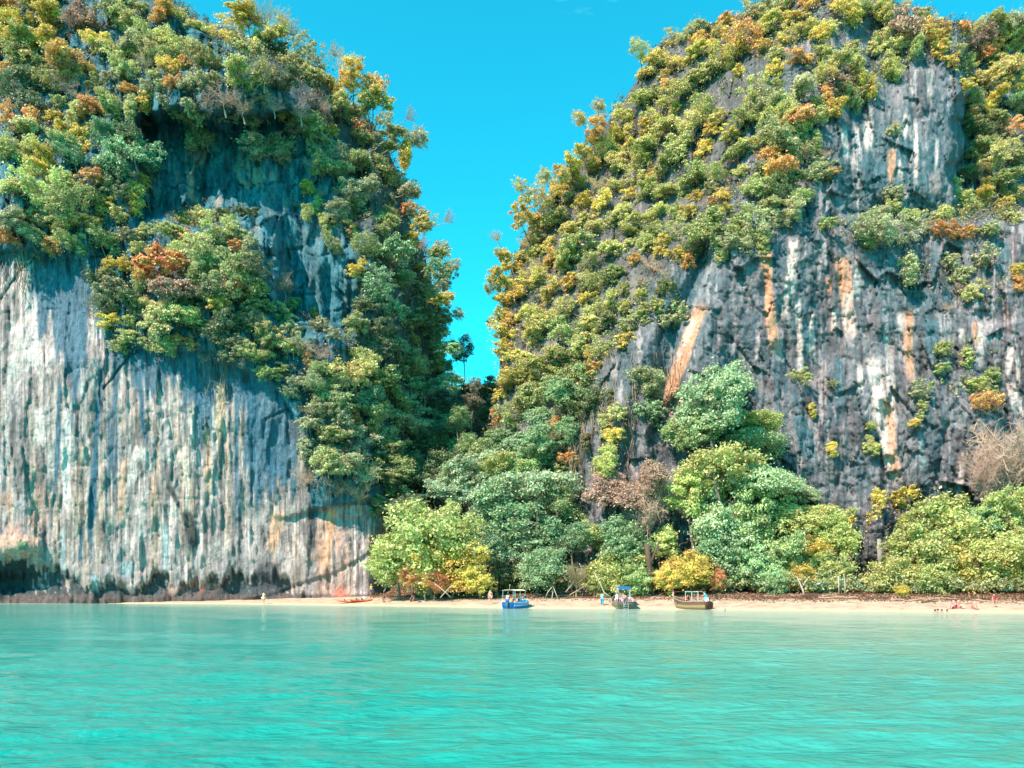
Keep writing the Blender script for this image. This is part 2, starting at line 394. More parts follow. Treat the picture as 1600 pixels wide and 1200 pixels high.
def left_colour(px, py, up, t, fl, fl2, wet):
    u, v = px * 0.0925, py * 0.0925
    def mixc(c, col, f): return c + (np.array(col) - c) * np.clip(f, 0, 1)[..., None]
    s1 = fbm(px * 0.085 + 1.5 * fbm(px * .02, py * .006, 51), py * 0.0038, 52, 4, 0.62)
    s2 = fbm(px * 0.20, py * 0.006, 55, 4, 0.65)
    s3 = fbm(px * 0.03, py * 0.02, 57, 5)
    s4 = fbm(px * 0.16, py * 0.045, 58, 5, 0.62)
    s5 = fbm(px * 0.05, py * 0.004, 59, 3)
    c = np.zeros(px.shape + (3,)) + np.array(GREY) * 1.3
    calm = ss(0.38, 0.62, fbm(px * 0.011, py * 0.007, 28, 3)); sm = fbm(px * 0.022, py * 0.015, 65, 5)
    c = mixc(c, (0.46, 0.45, 0.43), ss(0.42, 0.6, sm) * 0.8)
    c = mixc(c, PALE, ss(0.40, 0.60, s1) * (0.45 + 0.45 * calm))
    c = mixc(c, WHITE, ss(0.56, 0.64, s2) * (0.25 + 0.65 * calm))
    c = mixc(c, (0.22, 0.22, 0.22), ss(0.60, 0.66, fbm(px * 0.30, py * 0.010, 68, 3)) * 0.7)
    c = mixc(c, (0.27, 0.275, 0.28), ss(0.56, 0.66, fbm(px * 0.028, py * 0.022, 69, 5)) * 0.5)
    c = mixc(c, CREAM, ss(0.53, 0.64, fbm(px * 0.07, py * 0.005, 61, 3)) * ss(560, 720, py) * 0.45)
    c = mixc(c, (0.66, 0.42, 0.27), ss(0.50, 0.64, fbm(px * 0.06, py * 0.014, 62, 3)) * ss(400, 520, px) * ss(780, 830, py) * 0.85)
    c = mixc(c, (0.17, 0.175, 0.18), ss(0.50, 0.66, s4) * 0.5 * ss(.42, .56, fbm(px * .012, py * .01, 66, 3)))
    c = mixc(c, (0.10, 0.11, 0.12), ss(0.60, 0.66, fbm(px * 0.35, py * 0.012, 67, 3)) * 0.6)
    c = mixc(c, (0.62, 0.40, 0.32), ss(0.46, 0.6, s3) * gauss(px, py, 25, 800, 55, 60) * 0.9)
    # blue-green weeping stains, strongest under the brow, thinning downwards
    prob = 0.50 * np.exp(-np.maximum(-up, 0) / 70.0) + 0.03
    prob = np.maximum(prob, 0.8 * gauss(px, py, 95, 440, 60, 90)); prob = np.maximum(prob, 0.75 * gauss(px, py, 440, 670, 50, 85))
    prob = np.where(py > 790, prob * 0.3, prob)
    c = mixc(c, TEAL, ss(1 - prob, 1 - prob + 0.07, fbm(px * 0.055, py * 0.0022, 64, 4, .6) + 0.26) * (0.75 + 0.25 * s2))
    # blackened stains in pits
    c = mixc(c, BLK, ss(0.66, 0.74, fbm(px * 0.10, py * 0.012, 71, 4)) * 0.6)
    c = mixc(c, BLK, (1 - ss(0.05, 0.18, fl2)) * 0.25 * s4)
    # wall above the brow: dark blue-green stained rock, pale flakes, some shade painted in
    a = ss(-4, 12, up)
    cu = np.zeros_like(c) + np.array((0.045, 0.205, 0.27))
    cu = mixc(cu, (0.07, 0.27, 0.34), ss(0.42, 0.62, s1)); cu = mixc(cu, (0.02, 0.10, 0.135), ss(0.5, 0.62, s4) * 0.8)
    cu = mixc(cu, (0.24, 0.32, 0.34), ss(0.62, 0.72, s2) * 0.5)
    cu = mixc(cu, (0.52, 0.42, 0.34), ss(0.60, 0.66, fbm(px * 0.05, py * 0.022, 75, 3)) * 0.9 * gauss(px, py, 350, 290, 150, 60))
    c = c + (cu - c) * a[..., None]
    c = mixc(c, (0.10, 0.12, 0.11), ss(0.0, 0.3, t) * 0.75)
    # lower fringe
    c = mixc(c, (0.30, 0.32, 0.33), ss(848, 880, py + 45 * (s1 - .5)) * ss(0, 30, 560 - px) * 0.4)
    dk = ss(0.49, 0.53, 0.45 * s4 + 0.35 * fbm(px * .25, py * .12, 63, 3) + 0.22 * wet) * ss(0.02, 0.25, wet)
    c = mixc(c, (0.03, 0.062, 0.075), dk * 0.9 * (1 - ss(430, 560, px) * 0.6))
    c = mixc(c, (0.12, 0.11, 0.105), ss(926, 931, py + 8 * (s1 - .5)) * 0.85)
    c = mixc(c, (0.50, 0.20, 0.13), gauss(px, py, 317, 916, 18, 8) * 1.2 * ss(.35, .5, s4) + gauss(px, py, 532, 926, 12, 9))
    c = mixc(c, (0.62, 0.42, 0.33), gauss(px, py, 275, 922, 14, 6) * ss(.4, .5, s4))
    c = mixc(c, (0.02, 0.055, 0.065), ss(0.42, 0.52, gauss(px, py, 18, 902, 48, 32) + 0.9 * (s4 - .5)))  # darkness inside the waterline cave painted into the rock colour
    c = mixc(c, (0.60, 0.46, 0.36), ss(0.40, 0.50, gauss(px, py, 28, 852, 40, 20) + 0.6 * (s4 - .5)) * .9); c = mixc(c, (0.25, 0.36, 0.22), ss(.4, .5, gauss(px, py, 35, 852, 10, 9) + .5 * (s4 - .5)))
    L = [([(156, 560), (156, 600), (144, 800), (141, 825), (147, 905)], 4.5, TEAL, .95), ([(128, 830), (124, 880)], 3, TEAL, .9),
         ([(93, 600), (90, 680), (86, 800)], 3.2, TEAL, .9), ([(219, 580), (222, 650), (231, 705)], 4, TEAL, .9),
         ([(290, 560), (290, 650), (287, 700)], 2.6, TEAL, .8), ([(306, 570), (312, 640), (314, 715)], 4.5, TEAL, .85),
         ([(170, 640), (172, 700), (168, 780)], 4, TEAL, .7), ([(393, 600), (396, 745)], 7, TEAL, .85), ([(380, 600), (384, 640)], 10, TEAL, .7),
         ([(425, 660), (424, 790)], 8, TEAL, .9), ([(258, 820), (258, 890)], 3, CYN, .8), ([(200, 880), (196, 900)], 7, CYN, .7), ([(98, 830), (98, 900)], 4, CYN, .5),
         ([(105, 640), (103, 720), (106, 810)], 7, WHITE, .85), ([(62, 640), (60, 700)], 6, WHITE, .7), ([(215, 700), (205, 760)], 6, WHITE, .6),
         ([(345, 600), (342, 700)], 6, CREAM, .8), ([(324, 670), (326, 780)], 4, (0.62, .45, .28), .85), ([(195, 720), (188, 830)], 5, (0.66, .46, .32), .8), ([(240, 740), (237, 800)], 4, (0.6, .42, .3), .7),
         ([(25, 500), (22, 620)], 12, PALE, .8), ([(50, 460), (48, 600)], 9, WHITE, .6), ([(290, 800), (300, 840), (302, 858)], 10, (0.07, .08, .085), .9), ([(265, 760), (285, 800)], 4, BLK, .8),
         ([(490, 800), (488, 860)], 5, (0.09, .09, .10), .85), ([(520, 800), (505, 900)], 9, (0.70, .44, .28), .85), ([(435, 800), (425, 860)], 7, (0.70, .46, .30), .8), ([(545, 800), (520, 930)], 6, (0.35, .35, .36), .7),
         ([(420, 880), (414, 930)], 16, (0.08, .10, .12), .8), ([(62, 700), (66, 780)], 8, (0.14, .15, .15), .6), ([(30, 640), (40, 760)], 14, (0.22, .22, .22), .45), ([(147, 900), (149, 925)], 6, CYN, .9), ([(205, 905), (208, 925)], 3, PALE, .8)]
    for f, col in strips(px, py, L, 81): c = mixc(c, col, f)
    return np.clip(c * np.array((1.04, 1.0, 0.99)) * 0.93, 0, 1)

def grid_faces(nr, nc):
    i = np.arange((nr - 1) * (nc - 1)); r, q = i // (nc - 1), i % (nc - 1)
    a = r * nc + q
    return np.stack([a, a + nc, a + nc + 1, a + 1], -1)

def cliff_left():
    e_rows = np.concatenate([np.linspace(-80, -20, 12, endpoint=False), np.linspace(-20, 956, 420)])
    a = np.concatenate([np.linspace(-0.62, -0.30, 16, endpoint=False), np.linspace(-0.30, 0, 76, endpoint=False), np.linspace(0, 1, 330)])
    py = e_rows[:, None] + 0 * a[None, :]
    e = np.interp(py, *EL)
    px = a[None, :] * e
    D, up, t, fl, fl2, wet = left_fields(px, py)
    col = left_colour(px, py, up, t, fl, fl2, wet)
    P = to_world(px, py, D)
    # the back of the silhouette: carry on into the gap
    k = np.linspace(0.04, 1, 16)
    last = P[:, -1:, :]; back = last + np.stack([-(k ** 1.6) * 45, k * 90, 0 * k], -1)[None]
    back[..., 0] += 3.0 * (fbm(back[..., 1] * 0.2, back[..., 2] * 0.2, 91) - 0.5) * k[None]
    P = np.concatenate([P, back], 1)
    col = np.concatenate([col, np.repeat(col[:, -1:], 16, 1)], 1)
    # plateau behind the top
    top = P[:1].copy(); tk = []
    for q in (110, 60, 20, 6):
        r = top.copy(); r[..., 1] = top[..., 1] + q; r[..., 2] = top[..., 2] + q * 0.25; tk.append(r)
    P = np.concatenate(tk + [P], 0); col = np.concatenate([np.repeat(col[:1], 4, 0), col], 0)
    nr, nc = P.shape[:2]
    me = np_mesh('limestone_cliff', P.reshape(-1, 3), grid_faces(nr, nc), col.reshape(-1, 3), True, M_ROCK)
    o = add_mesh('limestone_cliff', me)
    tag(o, 'tall left limestone cliff with a white and blue-green streaked wall above the water', kind='structure')
    return o, P

# ------------------------------------------------------------------ right cliff
ER = ([-60, 0, 20, 60, 100, 160, 210, 270, 330, 400, 440, 500, 600, 650, 700, 960], [1230, 1200, 1165, 1040, 1012, 972, 934, 892, 838, 806, 792, 782, 780, 770, 756, 740])
XCR = ([-60, 0, 100, 300, 400, 540, 700, 960], [1330, 1300, 1250, 1160, 1090, 1010, 950, 910])
def topR(px): return np.interp(px, [700, 1385, 1402, 1500, 1600, 2100], [-60, -60, 20, 34, 34, 0])

def right_fields(px, py):
    u, v = px * 0.089, py * 0.089
    xc = np.interp(py, *XCR)
    D = 107.0 + 0.022 * np.maximum(0, 620 - py) + 0.02 * np.maximum(0, 150 - py)
    D = D + 0.105 * np.maximum(0, xc - px)
    # ledges
    step = lambda y0, w=8: ss(y0 + w, y0 - w, py)
    D = D + 2.6 * ss(348 + 10, 348 - 10, py + 10 * np.sin(px * .03)) * ss(1290, 1340, px)
    D = D - 2.4 * gauss(px, py, 1400, 240, 80, 80)
    D = D + 16.0 * ss(1486, 1512, px + 0.06 * (py - 200) + 34 * (fbm(py * .03, px * .004, 119, 4) - .5)) * ss(352, 318, py)
    D = D + 1.4 * ss(506, 498, py + 5 * np.sin(px * .02)) * ss(1330, 1380, px)
    D = D - 1.5 * ss(770, 800, py) * gauss(px, py, 1360, 830, 80, 60)
    D = D - 2.2 * gauss(px, py, 1230, 420, 60, 120) + 1.5 * gauss(px, py, 1290, 560, 40, 150)
    # slanting hollow with ochre floor
    xs_ = np.interp(py, [380, 450, 520, 600, 660], [1112, 1092, 1062, 1046, 1040])
    hol = np.exp(-((px - xs_ + 12) / 22) ** 2) * ss(360, 400, py) * (1 - ss(600, 680, py))
    D = D + 3.6 * hol
    D = D - 2.0 * np.exp(-((px - xs_ - 45) / 30) ** 2) * ss(360, 400, py) * (1 - ss(600, 680, py))
    wob = 5 * (fbm(px * 0.012, py * 0.008, 121) - 0.5)
    fl = ridge((u + wob * .4) * 0.33, v * 0.05, 122, 3)
    fl2 = ridge((u + wob * .2) * 1.3, v * 0.14, 125, 3)
    D = D - 1.9 * (fl - 0.5) - 0.30 * (fl2 - 0.5)
    D = D - 4.4 * (fbm(u * 0.10, v * 0.08, 131, 4) - 0.5) - 0.8 * (fbm(u * 0.5, v * 0.45, 133, 4) - 0.5)
    uu = u + 1.6 * fbm(u * .35, v * .35, 141); vv = v + 1.6 * fbm(u * .3, v * .3, 144)
    f1, f2, cid = worley(uu * 0.30, vv * 0.20, 142)
    g1, g2, cid2 = worley(uu * 0.85, vv * 0.60, 147)
    blocky = 0.45 + 0.55 * ss(0.42, 0.55, fbm(u * 0.06, v * 0.06, 150))
    cm_ = ss(0.40, 0.62, fbm(u * 0.22, v * 0.22, 156, 3)); cm2 = ss(0.42, 0.64, fbm(u * 0.35, v * 0.35, 157, 3))
    crack = (1 - ss(0.0, 0.06, f2 - f1)) * cm_; crack2 = (1 - ss(0.0, 0.09, g2 - g1)) * cm2
    b1, b2, bid = worley(uu * 0.42 + 3, vv * 0.95, 149, 0.7)
    bed = ss(0.50, 0.60, fbm(u * 0.05, v * 0.07, 159, 3))        # bedded, brick-like ground
    D = D + blocky * (0.45 * (cid - 0.5) + 0.35 * crack + 0.22 * (cid2 - 0.5) + 0.2 * crack2) + bed * (0.25 * (bid - 0.5) + 0.25 * (1 - ss(0, .12, b2 - b1)))
    D = D + 1.35 * facets(u * 0.26 + wob * .08, v * 0.11, 161) + 0.62 * facets(u * 0.7, v * 0.30, 162) + 0.24 * facets(u * 1.7, v * 1.1, 163)
    crack2 = np.maximum(crack2, 0.8 * bed * (1 - ss(0, .10, b2 - b1)))
    return D, fl, fl2, crack * blocky, crack2 * blocky, cid, cid2, hol

def right_colour(px, py, fl, fl2, crack, crack2, cid, cid2, hol):
    def mixc(c, col, f): return c + (np.array(col) - c) * np.clip(f, 0, 1)[..., None]
    s1 = fbm(px * 0.06 + 2 * fbm(px * .02, py * .01, 151), py * 0.008, 152, 4, 0.6)
    s2 = fbm(px * 0.17, py * 0.013, 155, 4, 0.6)
    s4 = fbm(px * 0.12, py * 0.09, 158, 5, 0.62)
    s6 = fbm(px * 0.02, py * 0.02, 159, 4)
    c = np.zeros(px.shape + (3,)) + np.array((0.14, 0.175, 0.195))
    c = mixc(c, (0.225, 0.25, 0.265), ss(0.45, 0.6, s4) * 0.8)
    c = mixc(c, (0.04, 0.05, 0.06), ss(0.60, 0.65, fbm(px * 0.30, py * 0.010, 168, 3)) * 0.75)
    c = mixc(c, (0.045, 0.055, 0.06), ss(0.60, 0.66, fbm(px * 0.05, py * 0.035, 169, 5)) * 0.6)
    c = mixc(c, (0.10, 0.11, 0.125), ss(0.5, 0.62, s6) * 0.6)
    c = mixc(c, (0.07, 0.15, 0.19), ss(0.52, 0.62, s1) * 0.65)
    c = mixc(c, (0.05, 0.17, 0.205), gauss(px, py, 1400, 260, 110, 90) * 0.8 + gauss(px, py, 1420, 450, 60, 60) * 0.5 + gauss(px, py, 1080, 450, 50, 90) * .6 + gauss(px, py, 1000, 570, 60, 50) * .5)
    c = mixc(c, (0.42, 0.43, 0.44), ss(0.61, 0.66, s2) * 0.75 * ss(.43, .52, s6))
    c = mixc(c, c.mean(-1, keepdims=True) * np.array((1.0, 1.0, 1.02)) if False else (0.29, 0.31, 0.34), (cid2 - 0.5) * 0.9 + (cid - .5) * .5)
    c = mixc(c, (0.035, 0.045, 0.055), crack * 0.55 + crack2 * 0.3)
    c = mixc(c, (0.05, 0.055, 0.06), (1 - ss(0.05, 0.22, fl2)) * 0.35)
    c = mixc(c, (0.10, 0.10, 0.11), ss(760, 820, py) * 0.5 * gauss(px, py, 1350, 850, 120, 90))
    W = (0.66, 0.64, 0.60); O = (0.60, 0.36, 0.22); T = (0.05, 0.17, 0.21)
    L = [([(1240, 375), (1236, 440), (1232, 470)], 8, W, .9), ([(1246, 470), (1248, 520), (1255, 600)], 4.5, W, .9), ([(1226, 460), (1228, 500)], 6, W, .6), ([(1268, 490), (1266, 560)], 5, W, .75),
         ([(1193, 380), (1200, 440), (1205, 500), (1213, 560)], 7, O, .95), ([(1315, 405), (1322, 460), (1325, 530)], 10, O, .85), ([(1340, 405), (1338, 470)], 5, W, .8), ([(1324, 460), (1330, 540)], 8, W, .55),
         ([(1303, 485), (1302, 520)], 4, W, .8), ([(1294, 435), (1295, 455)], 3, O, .8), ([(1365, 560), (1372, 610), (1385, 680), (1400, 760)], 10, W, .85), ([(1385, 520), (1392, 600), (1398, 680)], 7, W, .7),
         ([(1385, 622), (1395, 700), (1402, 760)], 8, O, .8), ([(1417, 490), (1420, 560), (1424, 600)], 7, O, .8), ([(1408, 490), (1410, 520)], 5, W, .7), ([(1343, 570), (1345, 620)], 3, W, .8), ([(1365, 550), (1392, 556)], 18, O, .0),
         ([(1522, 505), (1526, 540)], 4, O, .8), ([(1532, 505), (1533, 560)], 3, W, .8), ([(1502, 515), (1503, 535)], 4, W, .8), ([(1578, 545), (1575, 590)], 5, W, .85), ([(1590, 560), (1592, 600)], 3, W, .8), ([(1580, 600), (1592, 650)], 7, W, .75),
         ([(1440, 680), (1442, 740)], 6, CYN, .35), ([(1505, 710), (1500, 770)], 6, W, .7), ([(1358, 190), (1355, 240)], 6, W, .8), ([(1320, 205), (1322, 250)], 3.5, W, .85), ([(1338, 200), (1342, 230)], 3, W, .8),
         ([(1430, 190), (1432, 240), (1430, 290)], 3, W, .9), ([(1393, 235), (1394, 285)], 6, O, .85), ([(1415, 180), (1413, 215)], 3, W, .8), ([(1405, 250), (1407, 285)], 4, W, .6), ([(1465, 220), (1463, 270)], 3, W, .7), ([(1452, 110), (1453, 165)], 4, W, .5),
         ([(1330, 245), (1335, 265)], 8, W, .5), ([(1460, 270), (1462, 310)], 9, (0.45, .38, .38), .6), ([(1400, 135), (1402, 170)], 8, (0.3, .31, .33), .6), ([(1110, 595), (1140, 700)], 6, (0.3, .3, .32), .5),
         ([(1260, 500), (1262, 540)], 6, T, .8), ([(1310, 560), (1315, 640)], 7, T, .6), ([(1250, 650), (1265, 720)], 12, T, .7), ([(1455, 500), (1458, 560)], 10, T, .7), ([(1480, 430), (1482, 480)], 8, T, .7), ([(1570, 380), (1568, 430)], 9, T, .6),
         ([(1110, 420), (1096, 450), (1080, 500)], 5, (0.40, .46, .48), .5), ([(1096, 480), (1080, 520), (1062, 570), (1050, 600), (1047, 665)], 9, O, .95), ([(1085, 500), (1052, 575)], 5, W, .6), ([(958, 560), (960, 590)], 6, W, .5)]
    for f, col in strips(px, py, L, 181): c = mixc(c, col, f)
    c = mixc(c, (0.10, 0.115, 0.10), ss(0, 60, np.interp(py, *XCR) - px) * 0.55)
    return np.clip(c, 0, 1)

def cliff_right():
    rows = np.concatenate([np.linspace(-60, -16, 8, endpoint=False), np.linspace(-16, 960, 410)])
    a = np.concatenate([np.linspace(0, 1, 350, endpoint=False), np.linspace(1, 1.3, 84, endpoint=False), np.linspace(1.3, 1.6, 12)])
    py0 = rows[:, None] + 0 * a[None, :]
    e = np.interp(py0, *ER)
    px = e + a[None, :] * (1625 - e)
    tp = topR(px); py = np.maximum(py0, tp); over = np.maximum(0, tp - py0)
    D, fl, fl2, ck, ck2, cid, cid2, hol = right_fields(px, py)
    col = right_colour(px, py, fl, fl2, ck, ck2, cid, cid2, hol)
    P = to_world(px, py, D)
    P[..., 1] += over * 1.0; P[..., 0] += over * 0.35
    P[..., 2] += over * 0.10
    k = np.linspace(1, 0.04, 16)
    first = P[:, :1, :]; back = first + np.stack([(k ** 1.6) * 45, k * 90, 0 * k], -1)[None]
    back[..., 0] += 3.0 * (fbm(back[..., 1] * 0.2, back[..., 2] * 0.2, 191) - 0.5) * k[None]
    P = np.concatenate([back, P], 1); col = np.concatenate([np.repeat(col[:, :1], 16, 1), col], 1)
    top = P[:1].copy(); tk = []
    for q in (110, 60, 20, 6):
        r = top.copy(); r[..., 1] = top[..., 1] + q; r[..., 2] = top[..., 2] + q * 0.2; tk.append(r)
    P = np.concatenate(tk + [P], 0); col = np.concatenate([np.repeat(col[:1], 4, 0), col], 0)
    nr, nc = P.shape[:2]
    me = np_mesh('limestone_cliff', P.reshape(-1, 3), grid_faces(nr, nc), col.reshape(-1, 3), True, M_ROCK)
    o = add_mesh('limestone_cliff', me)
    tag(o, 'tall right limestone cliff of grey cracked blocks with ochre and white streaks', kind='structure')
    return o, P

left_o, PL = cliff_left()
right_o, PR = cliff_right()

# ------------------------------------------------------------------ ground: beach, hillside in the gap
def sheet(name, x0, x1, nx, y0, y1, ny, dz, mat, label):
    xs_ = np.linspace(x0, x1, nx); ys_ = np.linspace(y0, y1, ny)
    X, Y = np.meshgrid(xs_, ys_)
    Z = ground_z(X, Y) + dz
    me = np_mesh(name, np.stack([X, Y, Z], -1).reshape(-1, 3), grid_faces(ny, nx)[:, ::-1], None, True, mat)
    o = add_mesh(name, me); tag(o, label, kind='structure'); return o

def sand_mat():
    m, n, l, p = new_mat('coral_sand')
    p.inputs['Roughness'].default_value = 0.9
    t = n.new('ShaderNodeTexCoord')
    a = n.new('ShaderNodeTexNoise'); a.inputs['Scale'].default_value = 0.9; a.inputs['Detail'].default_value = 9; a.inputs['Roughness'].default_value = 0.7
    l.new(t.outputs['Object'], a.inputs['Vector'])
    r = n.new('ShaderNodeValToRGB'); e = r.color_ramp.elements
    e[0].position = 0.30; e[0].color = (0.22, 0.13, 0.09, 1); e[1].position = 0.52; e[1].color = (0.44, 0.33, 0.24, 1)
    q = e.new(0.75); q.color = (0.50, 0.40, 0.30, 1)
    l.new(a.outputs['Fac'], r.inputs[0])
    # damp sand by the water: darker, yellower
    s = n.new('ShaderNodeSeparateXYZ'); l.new(t.outputs['Object'], s.inputs[0])
    mr = n.new('ShaderNodeMapRange'); mr.inputs[1].default_value = 0.02; mr.inputs[2].default_value = 0.30; l.new(s.outputs[2], mr.inputs[0])
    mx = n.new('ShaderNodeMix'); mx.data_type = 'RGBA'; mx.inputs[6].default_value = (0.46, 0.40, 0.27, 1); l.new(mr.outputs[0], mx.inputs[0]); l.new(r.outputs[0], mx.inputs[7])
    # leaf litter higher up
    mr2 = n.new('ShaderNodeMapRange'); mr2.inputs[1].default_value = 0.92; mr2.inputs[2].default_value = 1.18
    ad = n.new('ShaderNodeMath'); ad.operation = 'MULTIPLY_ADD'; ad.inputs[1].default_value = 0.6; ad.inputs[2].default_value = -0.3
    ad2 = n.new('ShaderNodeMath'); ad2.operation = 'ADD'
    l.new(a.outputs['Fac'], ad.inputs[0]); l.new(ad.outputs[0], ad2.inputs[0]); l.new(s.outputs[2], ad2.inputs[1]); l.new(ad2.outputs[0], mr2.inputs[0])
    b = n.new('ShaderNodeTexNoise'); b.inputs['Scale'].default_value = 3.5; b.inputs['Detail'].default_value = 6; l.new(t.outputs['Object'], b.inputs['Vector'])
    r2 = n.new('ShaderNodeValToRGB'); r2.color_ramp.elements[0].position = 0.38; r2.color_ramp.elements[0].color = (0.05, 0.028, 0.018, 1); r2.color_ramp.elements[1].position = 0.62; r2.color_ramp.elements[1].color = (0.34, 0.17, 0.10, 1)
    l.new(b.outputs['Fac'], r2.inputs[0])
    mx2 = n.new('ShaderNodeMix'); mx2.data_type = 'RGBA'; l.new(mr2.outputs[0], mx2.inputs[0]); l.new(mx.outputs[2], mx2.inputs[6]); l.new(r2.outputs[0], mx2.inputs[7])
    l.new(mx2.outputs[2], p.inputs['Base Color'])
    bp = n.new('ShaderNodeBump'); bp.inputs['Distance'].default_value = 0.12; l.new(b.outputs['Fac'], bp.inputs['Height']); l.new(bp.outputs[0], p.inputs['Normal'])
    return m
M_SAND = sand_mat()
M_SOIL = paint('forest_soil', (0.09, 0.075, 0.05), 0.95, var=0.5, scale=0.6, bump=0.3)
beach_o = sheet('beach', -62, 110, 344, 55, 114, 160, 0, M_SAND, 'narrow strip of pale sand at the foot of the cliffs')
hill_o = sheet('hillside', -45, 40, 90, 113.5, 165, 60, 0.01, M_SOIL, 'steep wooded slope filling the gap between the cliffs')

# ------------------------------------------------------------------ sea
def sea_mat():
    m, n, l, p = new_mat('sea_water')
    p.inputs['IOR'].default_value = 1.33; p.inputs['Specular IOR Level'].default_value = 0.40
    p.inputs['Roughness'].default_value = 0.09
    t = n.new('ShaderNodeTexCoord'); at = n.new('ShaderNodeVertexColor'); at.layer_name = 'col'
    mp1 = n.new('ShaderNodeMapping'); mp1.inputs['Scale'].default_value = (0.035, 0.10, 1)
    a = n.new('ShaderNodeTexNoise'); a.inputs['Scale'].default_value = 1.0; a.inputs['Detail'].default_value = 5; a.inputs['Roughness'].default_value = 0.6
    l.new(t.outputs['Object'], mp1.inputs[0]); l.new(mp1.outputs[0], a.inputs['Vector'])
    mr = n.new('ShaderNodeMapRange'); mr.inputs[1].default_value = 0.35; mr.inputs[2].default_value = 0.65; mr.inputs[3].default_value = 0.85; mr.inputs[4].default_value = 1.15
    fs_ = n.new('ShaderNodeMapping'); fs_.inputs['Scale'].default_value = (1.5, 5.0, 1); fn = n.new('ShaderNodeTexNoise'); fn.inputs['Scale'].default_value = 1.0; fn.inputs['Detail'].default_value = 6
    l.new(t.outputs['Object'], fs_.inputs[0]); l.new(fs_.outputs[0], fn.inputs['Vector'])
    fa = n.new('ShaderNodeMath'); fa.operation = 'MULTIPLY_ADD'; fa.inputs[1].default_value = 0.55; l.new(fn.outputs['Fac'], fa.inputs[0]); 
    fb = n.new('ShaderNodeMath'); fb.operation = 'MULTIPLY'; fb.inputs[1].default_value = 0.45; l.new(a.outputs['Fac'], fb.inputs[0]); l.new(fb.outputs[0], fa.inputs[2])
    l.new(fa.outputs[0], mr.inputs[0])
    vm = n.new('ShaderNodeVectorMath'); vm.operation = 'SCALE'; l.new(at.outputs['Color'], vm.inputs[0]); l.new(mr.outputs[0], vm.inputs['Scale']); l.new(vm.outputs[0], p.inputs['Base Color'])  # reflection and ripple streaks painted in as lighter and darker water colour
    def wave(sc, scale, dist, det=3):
        mp_ = n.new('ShaderNodeMapping'); mp_.inputs['Scale'].default_value = sc; mp_.inputs['Rotation'].default_value = (0, 0, 0.15)
        w = n.new('ShaderNodeTexNoise'); w.inputs['Scale'].default_value = scale; w.inputs['Detail'].default_value = det; w.inputs['Roughness'].default_value = 0.55
        l.new(t.outputs['Object'], mp_.inputs[0]); l.new(mp_.outputs[0], w.inputs['Vector']); return w
    w1 = wave((0.6, 1.0, 1), 1.7, 0); w2 = wave((0.6, 1.0, 1), 5.5, 0, 5)
    b1 = n.new('ShaderNodeBump'); b1.inputs['Distance'].default_value = 0.16; l.new(w1.outputs['Fac'], b1.inputs['Height'])
    b2 = n.new('ShaderNodeBump'); b2.inputs['Distance'].default_value = 0.07; l.new(w2.outputs['Fac'], b2.inputs['Height']); l.new(b1.outputs[0], b2.inputs['Normal'])
    l.new(b2.outputs[0], p.inputs['Normal'])
    return m
M_SEA = sea_mat()

def sea_col(X, Y):
    d = shore(X) - Y
    shallow = np.exp(-np.maximum(d, 0) / 16.0)
    right = ss(-16, 20, X)
    deep = np.array((0.0, 0.255, 0.215)); mid = np.array((0.24, 0.38, 0.31)); pale = np.array((0.38, 0.46, 0.385))
    f = np.clip(0.12 + 0.88 * right, 0, 1) * ss(102, 12, d) * 0.9
    f = np.clip(f + 0.25 * (fbm(X * .06, Y * .12, 201) - .5), 0, 1)
    c = deep + (mid - deep) * f[..., None]
    c = c + (pale - c) * np.clip(shallow * (0.45 + 0.5 * right), 0, 1)[..., None]
    c = c + (np.array((0.50, 0.52, 0.40)) - c) * (np.exp(-np.maximum(d, 0) / 1.6) * 0.8)[..., None]
    return c

